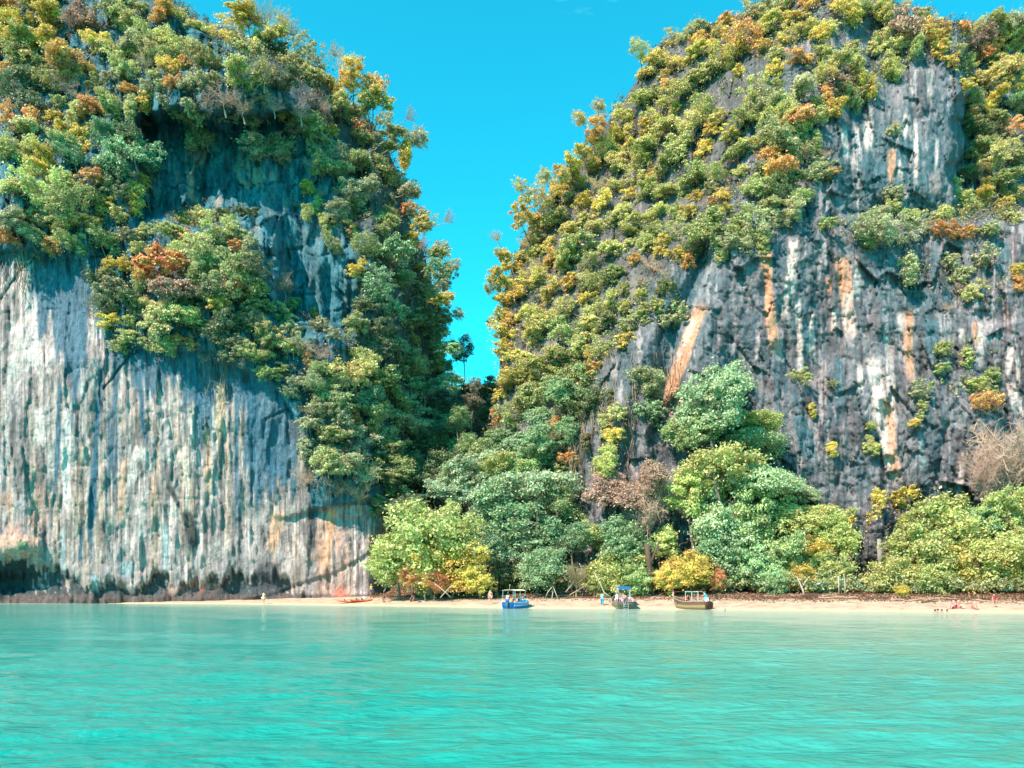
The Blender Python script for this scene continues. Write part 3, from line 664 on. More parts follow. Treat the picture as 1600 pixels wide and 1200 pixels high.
def build_sea():
    yy = np.concatenate([[-6.0, -4.0, -2.0, 0.0, 1.5, 3.0, 4.2, 5.2], 1.0 / np.linspace(1 / 6.0, 1 / 125.0, 330), [150, 300, 800, 2500]])
    aa = np.concatenate([[-40, -12, -5, -2.5, -1.6, -1.1, -0.85], np.linspace(-0.74, 0.74, 430), [0.85, 1.1, 1.6, 2.5, 5, 12, 40]])
    Y = yy[:, None] + 0 * aa[None]; X = aa[None] * (Y + 8.0)
    amp = (ss(125, 40, Y) * 0.6 + 0.25) * (1 - ss(0.68, 0.74, np.abs(aa))[None]) * ss(4.5, 7.0, Y)
    Z = 0 * X
    rng = np.random.default_rng(5)
    for k in range(22):
        wl_ = 0.5 * 1.22 ** k; th = math.pi / 2 + rng.normal(0, 0.55); ph = rng.uniform(0, 6.28)
        kk = 2 * math.pi / wl_; A = min(0.010 * wl_, 0.017)
        res = Y * Y * (1 / 6.0 - 1 / 125.0) / 340     # row spacing at this distance
        fade = ss(0.5, 0.2, res / wl_)
        mod = 0.4 + 1.2 * fbm(X * 0.08 + k, Y * 0.12, 210 + k, 2)
        Z = Z + A * fade * mod * np.sin(kk * (X * math.cos(th) + Y * math.sin(th)) + ph + 1.5 * fbm(X * .3, Y * .3, 240 + k, 2))
    Z = Z * amp
    col = sea_col(X, Y)
    me = np_mesh('sea', np.stack([X, Y, Z], -1).reshape(-1, 3), grid_faces(*X.shape)[:, ::-1], col.reshape(-1, 3), True, M_SEA)
    o = add_mesh('sea', me); tag(o, 'calm turquoise sea, paler over the sand near the beach', kind='structure')
    # the open sea behind the camera
    g = np.linspace(-2500, 2500, 41); X, Y = np.meshgrid(g, np.linspace(-2500, -6.0, 21)); col = sea_col(X, Y)
    me = np_mesh('open_sea', np.stack([X, Y, 0 * X], -1).reshape(-1, 3), grid_faces(21, 41)[:, ::-1], col.reshape(-1, 3), True, M_SEA)
    o2 = add_mesh('open_sea', me); tag(o2, 'open sea beyond the bay', kind='structure')
    return o
build_sea()
# wooded parts of the cliffs (outlines in the photograph's pixels)
VEG_L = [[(-300, -80), (290, -60), (480, 40), (600, 150), (640, 220), (665, 300), (705, 420), (722, 520), (724, 800), (600, 800), (585, 775), (480, 765), (470, 640), (430, 590), (500, 570), (560, 520), (560, 400), (520, 300), (470, 200), (300, 180), (200, 180), (240, 250), (210, 330), (190, 395), (-300, 385)],
         [(150, 440), (230, 350), (330, 320), (400, 380), (420, 470), (500, 500), (560, 560), (470, 612), (380, 572), (300, 545), (180, 535), (150, 480)]]
VEG_R = [[(740, 760), (758, 440), (795, 290), (925, 190), (1000, 70), (1100, 30), (1200, -60), (1500, -60), (1500, 130), (1480, 85), (1400, 110), (1360, 170), (1280, 180), (1270, 290), (1230, 330), (1190, 390), (1110, 370), (1050, 420), (1060, 470), (960, 550), (930, 600), (910, 690), (860, 760)],
         [(1495, -60), (2100, -60), (2100, 330), (1520, 340), (1520, 200), (1490, 100)], [(1335, 345), (1600, 305), (1640, 350), (1450, 372), (1380, 388), (1335, 375)]]
THIN_R = [(1500, 440, 90, 35), (1510, 590, 60, 60), (1440, 610, 30, 30), (1410, 790, 60, 22), (1340, 810, 40, 25), (960, 650, 30, 60), (1020, 620, 35, 50), (1430, 415, 30, 25), (890, 700, 40, 60)]
HOLE_R = [(1185, 115, 26, 28), (1148, 165, 20, 30), (1350, 55, 40, 22), (1390, 75, 22, 26), (1120, 205, 30, 16), (1125, 255, 20, 22), (1160, 395, 30, 12), (1060, 350, 26, 18), (880, 500, 12, 30), (1250, 100, 14, 20)]
# ------------------------------------------------------------------ foliage prototypes
def leaves(rng, centres, normals, size, spread=0.55, asp=0.55):
    """rhombic leaves, two triangles each, folded along the midrib"""
    n = len(centres)
    nn = normals + rng.normal(0, spread, (n, 3)); nn /= np.linalg.norm(nn, axis=1, keepdims=True) + 1e-9
    r = rng.normal(0, 1, (n, 3)); t = np.cross(nn, r); t /= np.linalg.norm(t, axis=1, keepdims=True) + 1e-9
    b = np.cross(nn, t)
    s = size * rng.uniform(0.6, 1.35, (n, 1))
    v = np.stack([centres - t * s, centres + b * s * asp - nn * s * 0.12, centres + t * s - nn * s * 0.25, centres - b * s * asp - nn * s * 0.12], 1)
    return v.reshape(-1, 3)

def crown_mesh(name, seed, nclump, nleaf, size, shape='round'):
    rng = np.random.default_rng(seed)
    cs, rs = [], []
    lobes = []                       # a crown is three to six unequal masses
    for k in range(rng.integers(4, 7)):
        a = rng.uniform(0, 6.28); q = rng.uniform(0.25, 0.62)
        lobes.append((np.array([q * math.cos(a), q * math.sin(a), rng.uniform(-0.5, 0.55)]), rng.uniform(0.32, 0.55)))
    lobes.append((np.array([0, 0, 0.0]), 0.6))
    for k in range(nclump):
        d = rng.normal(0, 1, 3); d /= np.linalg.norm(d)
        if shape == 'umbrella':
            ang = rng.uniform(0, 6.28); rr = math.sqrt(rng.uniform(0, 1)) * 0.95
            lay = rng.choice([0.35, 0.1, -0.2], p=[.5, .3, .2])
            c = np.array([rr * math.cos(ang), rr * math.sin(ang), lay * (1 - 0.55 * rr * rr) + rng.normal(0, 0.05)]); r = rng.uniform(0.11, 0.22)
        elif shape == 'column':
            z = rng.uniform(-1.2, 1.1); w = 0.5 * (1 - 0.25 * abs(z))
            c = np.array([d[0] * w, d[1] * w, z]); r = rng.uniform(0.18, 0.34)
        elif shape == 'shrub':
            c = d * rng.uniform(0.2, 1.0) ** 0.6 * np.array([1.0, 1.0, 0.85]) * rng.uniform(0.75, 1.05); r = rng.uniform(0.09, 0.24)
        elif shape == 'airy':
            c = d * rng.uniform(0.45, 1.0) * np.array([1.0, 1.0, 0.85]); r = rng.uniform(0.12, 0.24)
        else:
            if d[2] < -0.6: d[2] *= -0.6
            lob = lobes[rng.integers(len(lobes))]
            c = lob[0] + d * lob[1] * rng.uniform(0.5, 1.12); r = rng.uniform(0.08, 0.20)
        cs.append(c); rs.append(r)
    cs, rs = np.array(cs), np.array(rs)
    if shape in ('round', 'shrub', 'airy'):         # lopsided, with lean and missing pieces
        ax_ = rng.normal(0, 1, 3); ax_ /= np.linalg.norm(ax_); cs += 0.28 * (cs @ ax_)[:, None] * ax_[None] * rng.choice([-1, 1])
        hole = rng.normal(0, 1, 3); hole *= 0.75 / np.linalg.norm(hole); k_ = np.linalg.norm(cs - hole, axis=1) > 0.38; cs, rs = cs[k_], rs[k_]
        nclump = len(cs)
    w = rs ** 2 * rng.uniform(0.25, 1.6, nclump); idx = rng.choice(nclump, nleaf, p=w / w.sum())
    d = rng.normal(0, 1, (nleaf, 3)); d /= np.linalg.norm(d, axis=1, keepdims=True)
    flip = (d[:, 2] < -0.25) & (rng.random(nleaf) < 0.65); d[flip, 2] *= -1
    flat = 0.40 if shape == 'umbrella' else 0.62
    rad = rs[idx, None] * rng.uniform(0.55, 1.08, (nleaf, 1))
    ctr = cs[idx] + d * rad * np.array([1.15, 1.15, flat])
    ctr += rng.normal(0, 0.02, ctr.shape)
    far = rng.random(nleaf) < 0.10; ctr[far] *= rng.uniform(1.0, 1.28, (far.sum(), 1)); ctr[far, 2] -= rng.uniform(0, .12, far.sum())
    v = leaves(rng, ctr, d + np.array([0, 0, 0.35]), size)
    hue = rng.random(nclump)[idx] * 0.75 + 0.25 * rng.random(nleaf)
    br = rng.random(nleaf) * 0.75 + 0.25 * rng.random(nclump)[idx]
    col = np.repeat(np.stack([br, hue, hue * 0], 1), 4, 0)
    f = np.arange(nleaf * 4).reshape(-1, 4)
    return np_mesh(name, v, f, col, False, M_LEAF)

def limb_mesh(name, seed, nlimb=5, twigs=0, mat=None, reach=0.75, r0=0.05):
    """unit trunk: root at z = -1, crown centre at the origin"""
    rng = random.Random(seed); mb = MB()
    b = Vector((0, 0, -1)); bend = Vector((rng.uniform(-.12, .12), rng.uniform(-.12, .12), -0.45))
    fork = Vector((rng.uniform(-.08, .08), rng.uniform(-.08, .08), -0.25))
    mb.tube([b, (b + bend) / 2 + Vector((rng.uniform(-.05, .05), 0, 0)), bend, fork], [r0, r0 * .8, r0 * .65, r0 * .55], 6)
    for k in range(nlimb):
        q = 6.28 * (k + rng.random() * .6) / nlimb
        e = Vector((math.cos(q) * reach * rng.uniform(.6, 1), math.sin(q) * reach * rng.uniform(.6, 1), rng.uniform(-.05, .6)))
        st = fork.lerp(bend, rng.random() * .6); m = st.lerp(e, .5) + Vector((0, 0, rng.uniform(-.1, .12)))
        mb.tube([st, m, e], [r0 * .42, r0 * .28, r0 * .1], 4)
        for j in range(twigs):
            p = st.lerp(m, rng.random()) if j % 3 == 0 else m.lerp(e, rng.random())
            d = Vector((rng.gauss(0, 1), rng.gauss(0, 1), rng.gauss(.3, .8))).normalized() * rng.uniform(.2, .42)
            m2 = p + d * .5 + Vector((rng.uniform(-.05, .05),) * 3); e2 = p + d
            mb.tube([p, m2, e2], [r0 * .16, r0 * .11, r0 * .05], 3, False)
            for i in range(4):
                p2 = m2.lerp(e2, rng.random()); d2 = Vector((rng.gauss(0, 1), rng.gauss(0, 1), rng.gauss(.3, .8))).normalized() * rng.uniform(.08, .2)
                mb.tube([p2, p2 + d2], [r0 * .07, r0 * .03], 3, False)
    return mb.mesh(name, mat or M_BARK)

PROTO = {
    'r': [crown_mesh('crown', 100 + k, 90 + 16 * k, 6400, 0.049) for k in range(7)],
    'R': [crown_mesh('crown', 200 + k, 170 + 20 * k, 15000, 0.034) for k in range(5)],
    's': [crown_mesh('crown', 300 + k, 46 + 8 * k, 3600, 0.066, 'shrub') for k in range(5)],
    'u': [crown_mesh('crown', 400 + k, 80, 4600, 0.060, 'umbrella') for k in range(3)],
    'U': [crown_mesh('crown', 500 + k, 190, 14000, 0.034, 'umbrella') for k in range(3)],
    'a': [crown_mesh('crown', 600 + k, 70, 3000, 0.052, 'airy') for k in range(3)],
    'c': [crown_mesh('crown', 700 + k, 50, 3600, 0.072, 'column') for k in range(2)],
    'S': [crown_mesh('crown', 800 + k, 170, 14000, 0.036, 'shrub') for k in range(3)],
}
def stem_mesh(seed):
    rng = random.Random(seed); mb = MB(); pts = [(rng.uniform(-.12, .12) * (0 < i < 6), rng.uniform(-.12, .12) * (0 < i < 6), -i / 6) for i in range(7)]
    mb.tube(pts, [.035 + .006 * i for i in range(7)], 6); return mb.mesh('trunk', M_BARK, True)
PROTO['b'] = [None]; PROTO['B'] = [None]
STEM = [stem_mesh(90 + k) for k in range(3)]
LIMB = [limb_mesh('trunk', 50 + k, 7, 5, None, 1.0) for k in range(3)]
LIMB_PALE = [limb_mesh('trunk', 60 + k, 7, 6, M_PALE, 1.05) for k in range(3)]
M_TWIG = {}
def bare(kind, seed):
    return limb_mesh('branches', seed, 10 if kind == 'b' else 15, 18 if kind == 'b' else 34, M_BARE, 0.95, 0.05)
# bare branches take the object's own colour
M_BARE, _n, _l, _p = new_mat('bare_twigs'); _oi = _n.new('ShaderNodeObjectInfo'); _l.new(_oi.outputs['Color'], _p.inputs['Base Color']); _p.inputs['Roughness'].default_value = 0.9
BARE = {'b': [bare('b', 70 + k) for k in range(3)], 'B': [bare('B', 80)]}

# ------------------------------------------------------------------ where trees can hold on
def bvh_of(o):
    me = o.data
    return BVHTree.FromPolygons([v.co[:] for v in me.vertices], [p.vertices[:] for p in me.polygons])
BV = [bvh_of(o) for o in (left_o, right_o, hill_o, beach_o)]
ORG = Vector((0, 0, CAMZ))
def cast(px, py):
    d = Vector(((px - 800) / F, 1.0, (HZ - py) / F)).normalized(); best = None
    for b in BV:
        h = b.ray_cast(ORG, d)
        if h[0] is not None and (best is None or h[3] < best[3]): best = h
    return best, d
def nearest(p):
    best = None
    for b in BV:
        h = b.find_nearest(p)
        if h[0] is not None and (best is None or h[3] < best[3]): best = h
    return best

PAL = {'Y': (0.80, 0.60, 0.15), 'O': (0.85, 0.44, 0.17), 'P': (0.44, 0.28, 0.22), 'L': (0.62, 0.60, 0.24), 'G': (0.40, 0.43, 0.17),
       'E': (0.25, 0.43, 0.235), 'D': (0.14, 0.19, 0.09), 'S': (0.50, 0.49, 0.29), 'K': (0.20, 0.16, 0.10)}
CNAME = {'Y': 'golden yellow', 'O': 'orange', 'P': 'pinkish tan', 'L': 'light yellow-green', 'G': 'mid green', 'E': 'emerald green', 'D': 'dark green', 'S': 'grey-green', 'K': 'dull brown'}
KNAME = {'r': 'broadleaf_tree', 'R': 'broadleaf_tree', 's': 'shrub', 'S': 'beach_shrub', 'u': 'umbrella_tree', 'U': 'umbrella_tree', 'a': 'sparse_tree', 'c': 'hanging_shrub', 'b': 'bare_tree', 'B': 'bare_tree'}
KCAT = {'r': 'tree', 'R': 'tree', 's': 'shrub', 'S': 'shrub', 'u': 'tree', 'U': 'tree', 'a': 'tree', 'c': 'shrub', 'b': 'tree', 'B': 'tree'}
TREES = []      # dicts: px, py, r, kind, colour, label, root

def place(px, py, rp, kind, ck, label=None, D=None, jitter=True):
    rng = random
    rp = rp * (1.0 if kind in 'bBcuUa' else 1.22 if D is not None else 1.13)
    if D is None:
        h, d = cast(px, py)
        if h is None:                       # against the sky: hang on to the nearest rock
            cx = px
            step = -3 if px < 745 else 3
            sy = 0
            for i in range(60):
                cx += step
                if i > 25: sy += 3
                h, _ = cast(cx, py + sy)
                if h is not None: break
            if h is None: return None
            Dd = h[0].y
            Dd = min(Dd, 128.0) if px < 745 else min(Dd, 136.0)
            c = Vector(to_world(px, py, Dd))
        else:
            r0 = rp / F * h[0].y
            off = 0.55 * r0 if kind in 'sbc' else 0.75 * r0
            Dd = h[0].y - off
            c = Vector(to_world(px, py, Dd))
        r = rp / F * c.y
        # root: into the rock behind and below
        dn = Vector((0, 0.75, -0.8)).normalized(); base = None
        for b in BV:
            q = b.ray_cast(c, dn)
            if q[0] is not None and q[3] < 3.2 * r and (base is None or q[3] < (base - c).length): base = q[0]
        if base is None:
            nn = nearest(c); base = nn[0] if nn is not None else c - Vector((0, 0, r))
            if (base - c).length < 0.5 * r: base = c + Vector((0, 0.3 * r, -0.9 * r))
        if (base - c).length < 0.6 * r: base = c + (base - c).normalized() * 0.6 * r if (base - c).length > 1e-3 else c - Vector((0, 0, .6 * r))
    else:
        hh, _ = cast(px, py)
        if hh is not None: D = min(D, hh[0].y - 0.65 * rp / F * D)
        c = Vector(to_world(px, py, D)); r = rp / F * D
        gz = float(ground_z(c.x, c.y)); base = Vector((c.x + rng.uniform(-.2, .2) * r, c.y, min(gz, c.z - 0.4 * r)))
        hh = None
        for b in (BV[0], BV[1]):            # growing out of the foot of the cliff instead
            q = b.ray_cast(c, Vector((0, 0.1, -1)).normalized())
            if q[0] is not None and q[0].z > base.z: base = q[0]
    root = empty(('deciduous_tree' if ck in 'YOPLK' else 'evergreen_tree') if kind in 'rR' else KNAME[kind], base)
    br = rng.uniform(0.86, 1.16)
    gold = 0.55 * math.exp(-max(0, px - (780 + max(0, 560 - py) * 0.45)) / 130) * (py < 620) * (px > 745) + 0.35 * (py < 130) * (rng.random() < .6)
    mw = 0.05 if ck in 'YOP' else 0.18
    base_c = dict(PAL, S=(0.40, 0.53, 0.33), G=(0.34, 0.46, 0.20), L=(0.54, 0.58, 0.20), Y=(0.74, 0.60, 0.14)) if D is not None else PAL
    col = [min(0.85, ((1 - mw) * x + mw * m_) * br * rng.uniform(0.95, 1.05)) for x, m_ in zip([a_ * (1 - gold) + b_ * gold for a_, b_ in zip(base_c[ck], PAL['Y'])], PAL['L'] if px > 745 else PAL['S'])]
    L = (c - base).length
    if kind in 'bB':
        me = rng.choice(BARE[kind]); o = bpy.data.objects.new('branches', me); link(o, root)
        o.location = c - base; s = r * 1.0
        o.rotation_euler = ((base - c).normalized()).to_track_quat('-Z', 'Y').to_euler() if kind == 'b' else (0, 0, rng.uniform(0, 6.28))
        o.scale = (s, s, max(s, L)) if L < 2.2 * s else (s, s, s * 1.6)
        o.color = (*col, 1)
    else:
        pk = kind
        if D is None and kind == 'r' and rng.random() < .22: pk = 'a'
        if D is None and kind == 's' and rng.random() < .16: pk = 'c'
        me = rng.choice(PROTO[pk]); o = bpy.data.objects.new('crown', me); link(o, root)
        o.location = c - base; o.rotation_euler = (rng.uniform(-.35, .35), rng.uniform(-.35, .35), rng.uniform(0, 6.28))
        sx = r * rng.uniform(0.85, 1.22); o.scale = (sx, r * rng.uniform(.85, 1.1), r * rng.uniform(0.78, 1.12)); o.color = (*col, 1)
        if kind in 'uU': o.scale = (r * 1.1, r * 1.1, r * 1.15)
        rot = (base - c).normalized().to_track_quat('-Z', 'Y').to_euler()
        lm = rng.choice(LIMB if rng.random() < .6 or D is not None else LIMB_PALE)
        if L < 1.5 * r:
            t = bpy.data.objects.new('trunk', lm); link(t, root); t.location = c - base; t.rotation_euler = rot; t.scale = (r * .9, r * .9, max(L * 1.03, 0.3))
        else:                                   # long trunk below, spreading limbs inside the crown
            t = bpy.data.objects.new('limbs', lm); link(t, root); t.location = c - base; t.rotation_euler = rot; t.scale = (r * .9, r * .9, r)
            t = bpy.data.objects.new('trunk', rng.choice(STEM)); link(t, root); t.location = (c - base) * (1 - 0.9 * r / L); t.rotation_euler = rot; t.scale = (r * .9, r * .9, (L - 0.9 * r) * 1.03)
    TREES.append(dict(px=px, py=py, r=rp, kind=kind, ck=ck, label=label, root=root, D=c.y, beach=D is not None))
    return root

# crowns read off the photograph: colour letter, then px,py,r[kind]
CLIFF = """
O 10,10,25 115,95,36 145,165,20 20,190,24 250,22,22 540,105,20b 567,208,20 130,345,22 10,370,18 255,420,36u 370,457,24u 290,372,14 367,385,16s 555,640,14s 557,662,11s 632,332,16 490,489,8s 1165,55,30 1150,80,20 1270,8,16 930,215,19 925,260,17 875,268,13 875,292,14 1220,267,24u 1240,190,26u 1460,38,16 1502,46,18 1540,82,15 1582,198,18 1540,625,24 860,405,18 805,460,18 800,500,16 815,330,15 745,665,13 750,692,15 870,660,13s 1075,410,14s 1250,90,18 1300,270,12s 585,128,17 640,325,14 1590,440,12s
Y 85,32,28 70,60,22 150,68,28 265,105,25 200,78,14s 70,245,22 65,268,20 385,28,28 345,60,18 515,135,21 548,128,22 585,150,20 530,150,18 292,345,18 340,475,20s 480,292,13s 632,240,16 615,345,18 690,470,18 640,376,16 1240,28,20 1325,14,26 1280,52,18 1450,52,20 910,236,16 985,232,18 895,256,16 940,315,20 960,210,18 890,385,20 870,300,16 845,345,18 790,406,14 790,470,18 790,520,20 785,550,18 790,590,16 780,620,14 1130,305,18 1100,232,16 1140,210,16 1110,205,14 1135,330,12s 1030,395,13s 1075,330,14 1020,277,14 1540,310,20 1565,325,18 1590,128,18 1560,150,18 1430,660,10s 1590,420,12s 1370,790,18s 1410,778,22s 1395,850,12s 1325,815,14s 1300,702,10s 960,680,15s 1270,640,9s 660,350,16 600,160,14 20,60,22 1470,75,16
L 40,60,28 85,80,24 185,25,22 170,80,22 40,95,24 205,110,20 225,60,22 255,60,20 120,180,22 170,160,20 55,205,26 25,235,24 100,230,22 375,115,24 360,45,22 420,55,24 400,80,20 320,50,20 60,300,34 20,295,28 95,330,24 155,372,24 110,375,22 265,362,24 320,342,26 338,366,24 300,382,26 275,395,18 320,412,26 185,540,14s 300,500,28 245,500,36r 225,480,20 440,490,18s 458,475,14s 430,530,22 455,545,22 405,558,20 385,545,18s 570,560,24 540,590,26 655,420,22 685,395,18 495,320,13c 508,350,15c 480,330,12s 205,155,10s 530,165,20 550,175,18 600,345,20 660,455,22 655,570,20 520,680,26 575,640,22 1265,42,20 1240,52,20 1295,45,16 1350,12,22 1400,72,20 1430,80,18 1130,92,26 1105,115,24 1085,85,20 1060,100,22 1030,95,24 945,235,22 965,255,22 1000,255,20 905,285,20 960,290,20 990,275,18 1010,300,20 890,360,20 930,355,20 960,390,22 975,330,20 1040,300,20 1060,230,24 1080,185,22 1040,200,24 1015,225,20 1030,330,18 1000,345,20 880,415,18 860,455,22 830,490,22 885,480,22 820,400,18 835,525,22 1120,270,22 1175,225,20 1215,180,22 1185,145,26 1340,110,22 1390,105,18 1330,150,22 1290,115,20 1390,100,16 1420,340,20s 1395,322,16s 1500,310,22 1520,325,18 1540,120,22 1580,100,22 1550,255,20 1590,300,20 1520,455,16s 1470,545,16s 1510,562,16s 1525,600,16s 1250,590,15s 1360,665,10s 1365,700,14s 965,645,16s 945,665,16c 940,540,18 810,560,26 790,600,20 920,440,18 1590,60,22 1575,230,20 1470,575,14s 1580,345,16 680,565,18 1360,690,9s 1440,640,12s
G 60,10,26 22,80,26 210,40,24 175,12,28 290,75,24 250,85,20 310,85,20 10,240,22 130,300,24 105,315,26 320,405,32 365,420,34 385,440,26 345,440,28 545,185,22 575,165,18 610,210,20 480,195,24 560,250,28 520,265,24 600,265,26 575,220,20 600,230,20 500,255,20 600,370,20 570,380,24 610,340,18 520,380,18 640,500,24 560,510,26 600,590,28 640,570,28 620,620,30 590,655,28 625,660,32 520,620,26 500,575,22 510,720,30 610,700,32 600,740,28 590,790,18c 620,770,28 650,730,28 680,690,26 1195,42,24 1000,155,24 975,180,24 960,240,20 1000,240,20 1040,262,22 1085,275,24 960,345,20 900,285,16 870,340,22 840,365,20 980,360,18 1010,380,18 1055,360,20 1110,350,30 1130,365,26 1160,340,24 1185,290,26 1170,180,22 1215,215,22 1250,310,20 1290,352,15s 1590,50,24 1560,32,22 1510,108,22 1520,155,22 1560,190,22 1530,235,24 1570,280,24 1590,250,22 1550,595,16s 820,620,28 800,645,28 840,620,26 850,580,28 870,560,24 920,490,20 945,480,18 850,500,26 900,540,24 830,440,20 775,430,16 790,445,16 815,290,14a 812,345,14a 785,490,16 815,590,24 1200,320,22 1330,800,12s 1200,640,0 1150,240,20 1070,135,24 1100,165,24
E 170,215,24 205,235,30 180,262,28 225,255,22 110,240,20 610,405,36u 590,440,24 630,440,24 600,475,28 690,420,20 700,545,22 690,575,26 675,530,26 620,540,24 660,610,30 580,620,24 640,640,26 685,620,26 670,665,26 700,600,20 905,382,26u 890,402,22 920,410,18 890,520,28 880,620,26 905,600,26 850,660,28 820,690,30 860,700,28 785,685,26 890,670,26 1015,640,20s 1590,160,22 1195,190,14s 1240,200,14s 870,600,22 780,720,24 840,730,26
D 50,130,30 20,140,28 40,165,26 85,125,24 190,290,22 430,85,26 410,115,24 440,130,22 450,100,22 330,95,20 165,475,22 215,475,24 150,440,18s 300,470,26 350,500,28 385,500,24 330,520,22 365,535,18 330,450,24 400,420,22 350,340,20s 390,335,18s 640,500,26 600,510,26 660,500,24 570,480,22 590,540,24 680,650,30 650,690,28 700,650,22 640,740,26 590,720,26 700,700,22 660,770,26 615,760,26 690,500,18 930,440,24 955,430,22 900,590,28 905,640,24 880,560,22 1080,385,20 1220,300,24 1240,280,20 1540,205,24 1520,270,20 1505,200,16 1010,115,18 950,500,18 1040,450,14s 200,210,22
S 205,70,24 235,80,22 300,205,22c 320,215,18s 425,228,26 405,240,24 440,245,20 495,92,20 480,120,24 470,70,20a 600,185,16a 655,215,18a 640,215,16a 540,300,24 575,300,24 520,235,24 560,330,24 530,330,20 620,290,22 645,300,20 650,330,18a 668,345,16a 690,385,16a 705,415,14a 690,440,16 715,490,12a 18,345,26 45,365,24 185,450,22s 160,455,18s 500,510,20s 410,520,20s 470,540,18 490,600,24 505,640,22 530,650,24 560,690,28 640,660,26 600,680,24 570,740,28b 540,730,30 1175,15,18 1310,100,22 1255,140,28 1230,160,24 1180,165,24 1230,222,24 1200,205,20 1255,240,20s 1280,268,18s 1380,355,30 1350,352,24 1410,360,24 1440,350,20 1370,340,20 1185,350,26 1150,380,22 1220,340,22 1130,400,16s 1420,420,18s 1500,430,18s 1540,400,16s 1480,410,14s 1440,612,18s 1400,300,14s 1395,205,12s 1020,605,26 1000,585,18s 1020,640,18s 880,275,14a 850,275,14a 820,310,12a 850,305,22 780,395,12a 765,450,12a 770,500,12a 905,185,14a 935,165,14a 1075,50,16a 1050,60,16a 1000,75,16a 1120,50,14a 1060,490,18s 1040,500,14s 1300,600,8s 1590,30,20 1530,40,18a 1410,10,14a 1440,25,16 1240,620,0
P 120,30,30 95,105,24 105,130,26b 230,95,24b 125,150,20b 232,190,16b 350,150,30b 380,165,26b 325,155,20b 410,25,22b 440,30,20b 428,165,18b 500,165,20b 500,180,20s 470,175,20b 515,240,24b 490,260,20b 270,455,32u 300,470,20b 395,500,24b 500,550,24b 515,580,16b 475,745,24b 440,440,20b 450,450,14b 460,200,16s 380,560,14b 320,560,12b 930,287,18b 950,300,16b 840,415,24b 825,430,22b 1020,415,26b 1040,430,18b 1005,440,16b 820,380,16b 1415,42,30 1450,40,20 1530,62,22 1310,130,20s 1400,195,12b 1480,480,14b 1500,450,16b 880,640,20b 700,340,12b 775,370,12b 1290,240,12b 660,380,14b 640,180,12b 525,80,14b 455,45,18b
K 735,618,20 740,600,14a 560,770,24b 530,760,24b 500,720,20b 870,690,16c 860,720,16c 930,620,12c 915,690,12c 545,700,20 1080,640,14s 1060,620,12s 60,400,12b 400,680,0 955,620,12c 480,640,18b 600,820,14b 1535,440,12b 500,300,14b 460,320,14b
"""
count = {}
for line in CLIFF.strip().split('\n'):
    ck, rest = line[0], line[1:].split()
    for tok in rest:
        a = tok.split(','); rr = a[2]; kind = 'r'
        if not rr[-1].isdigit(): kind = rr[-1]; rr = rr[:-1]
        rr = float(rr)
        if rr < 5: continue
        if kind == 'r' and rr <= 16: kind = 's'
        place(float(a[0]), float(a[1]), rr, kind, ck)
print('cliff trees', len(TREES))

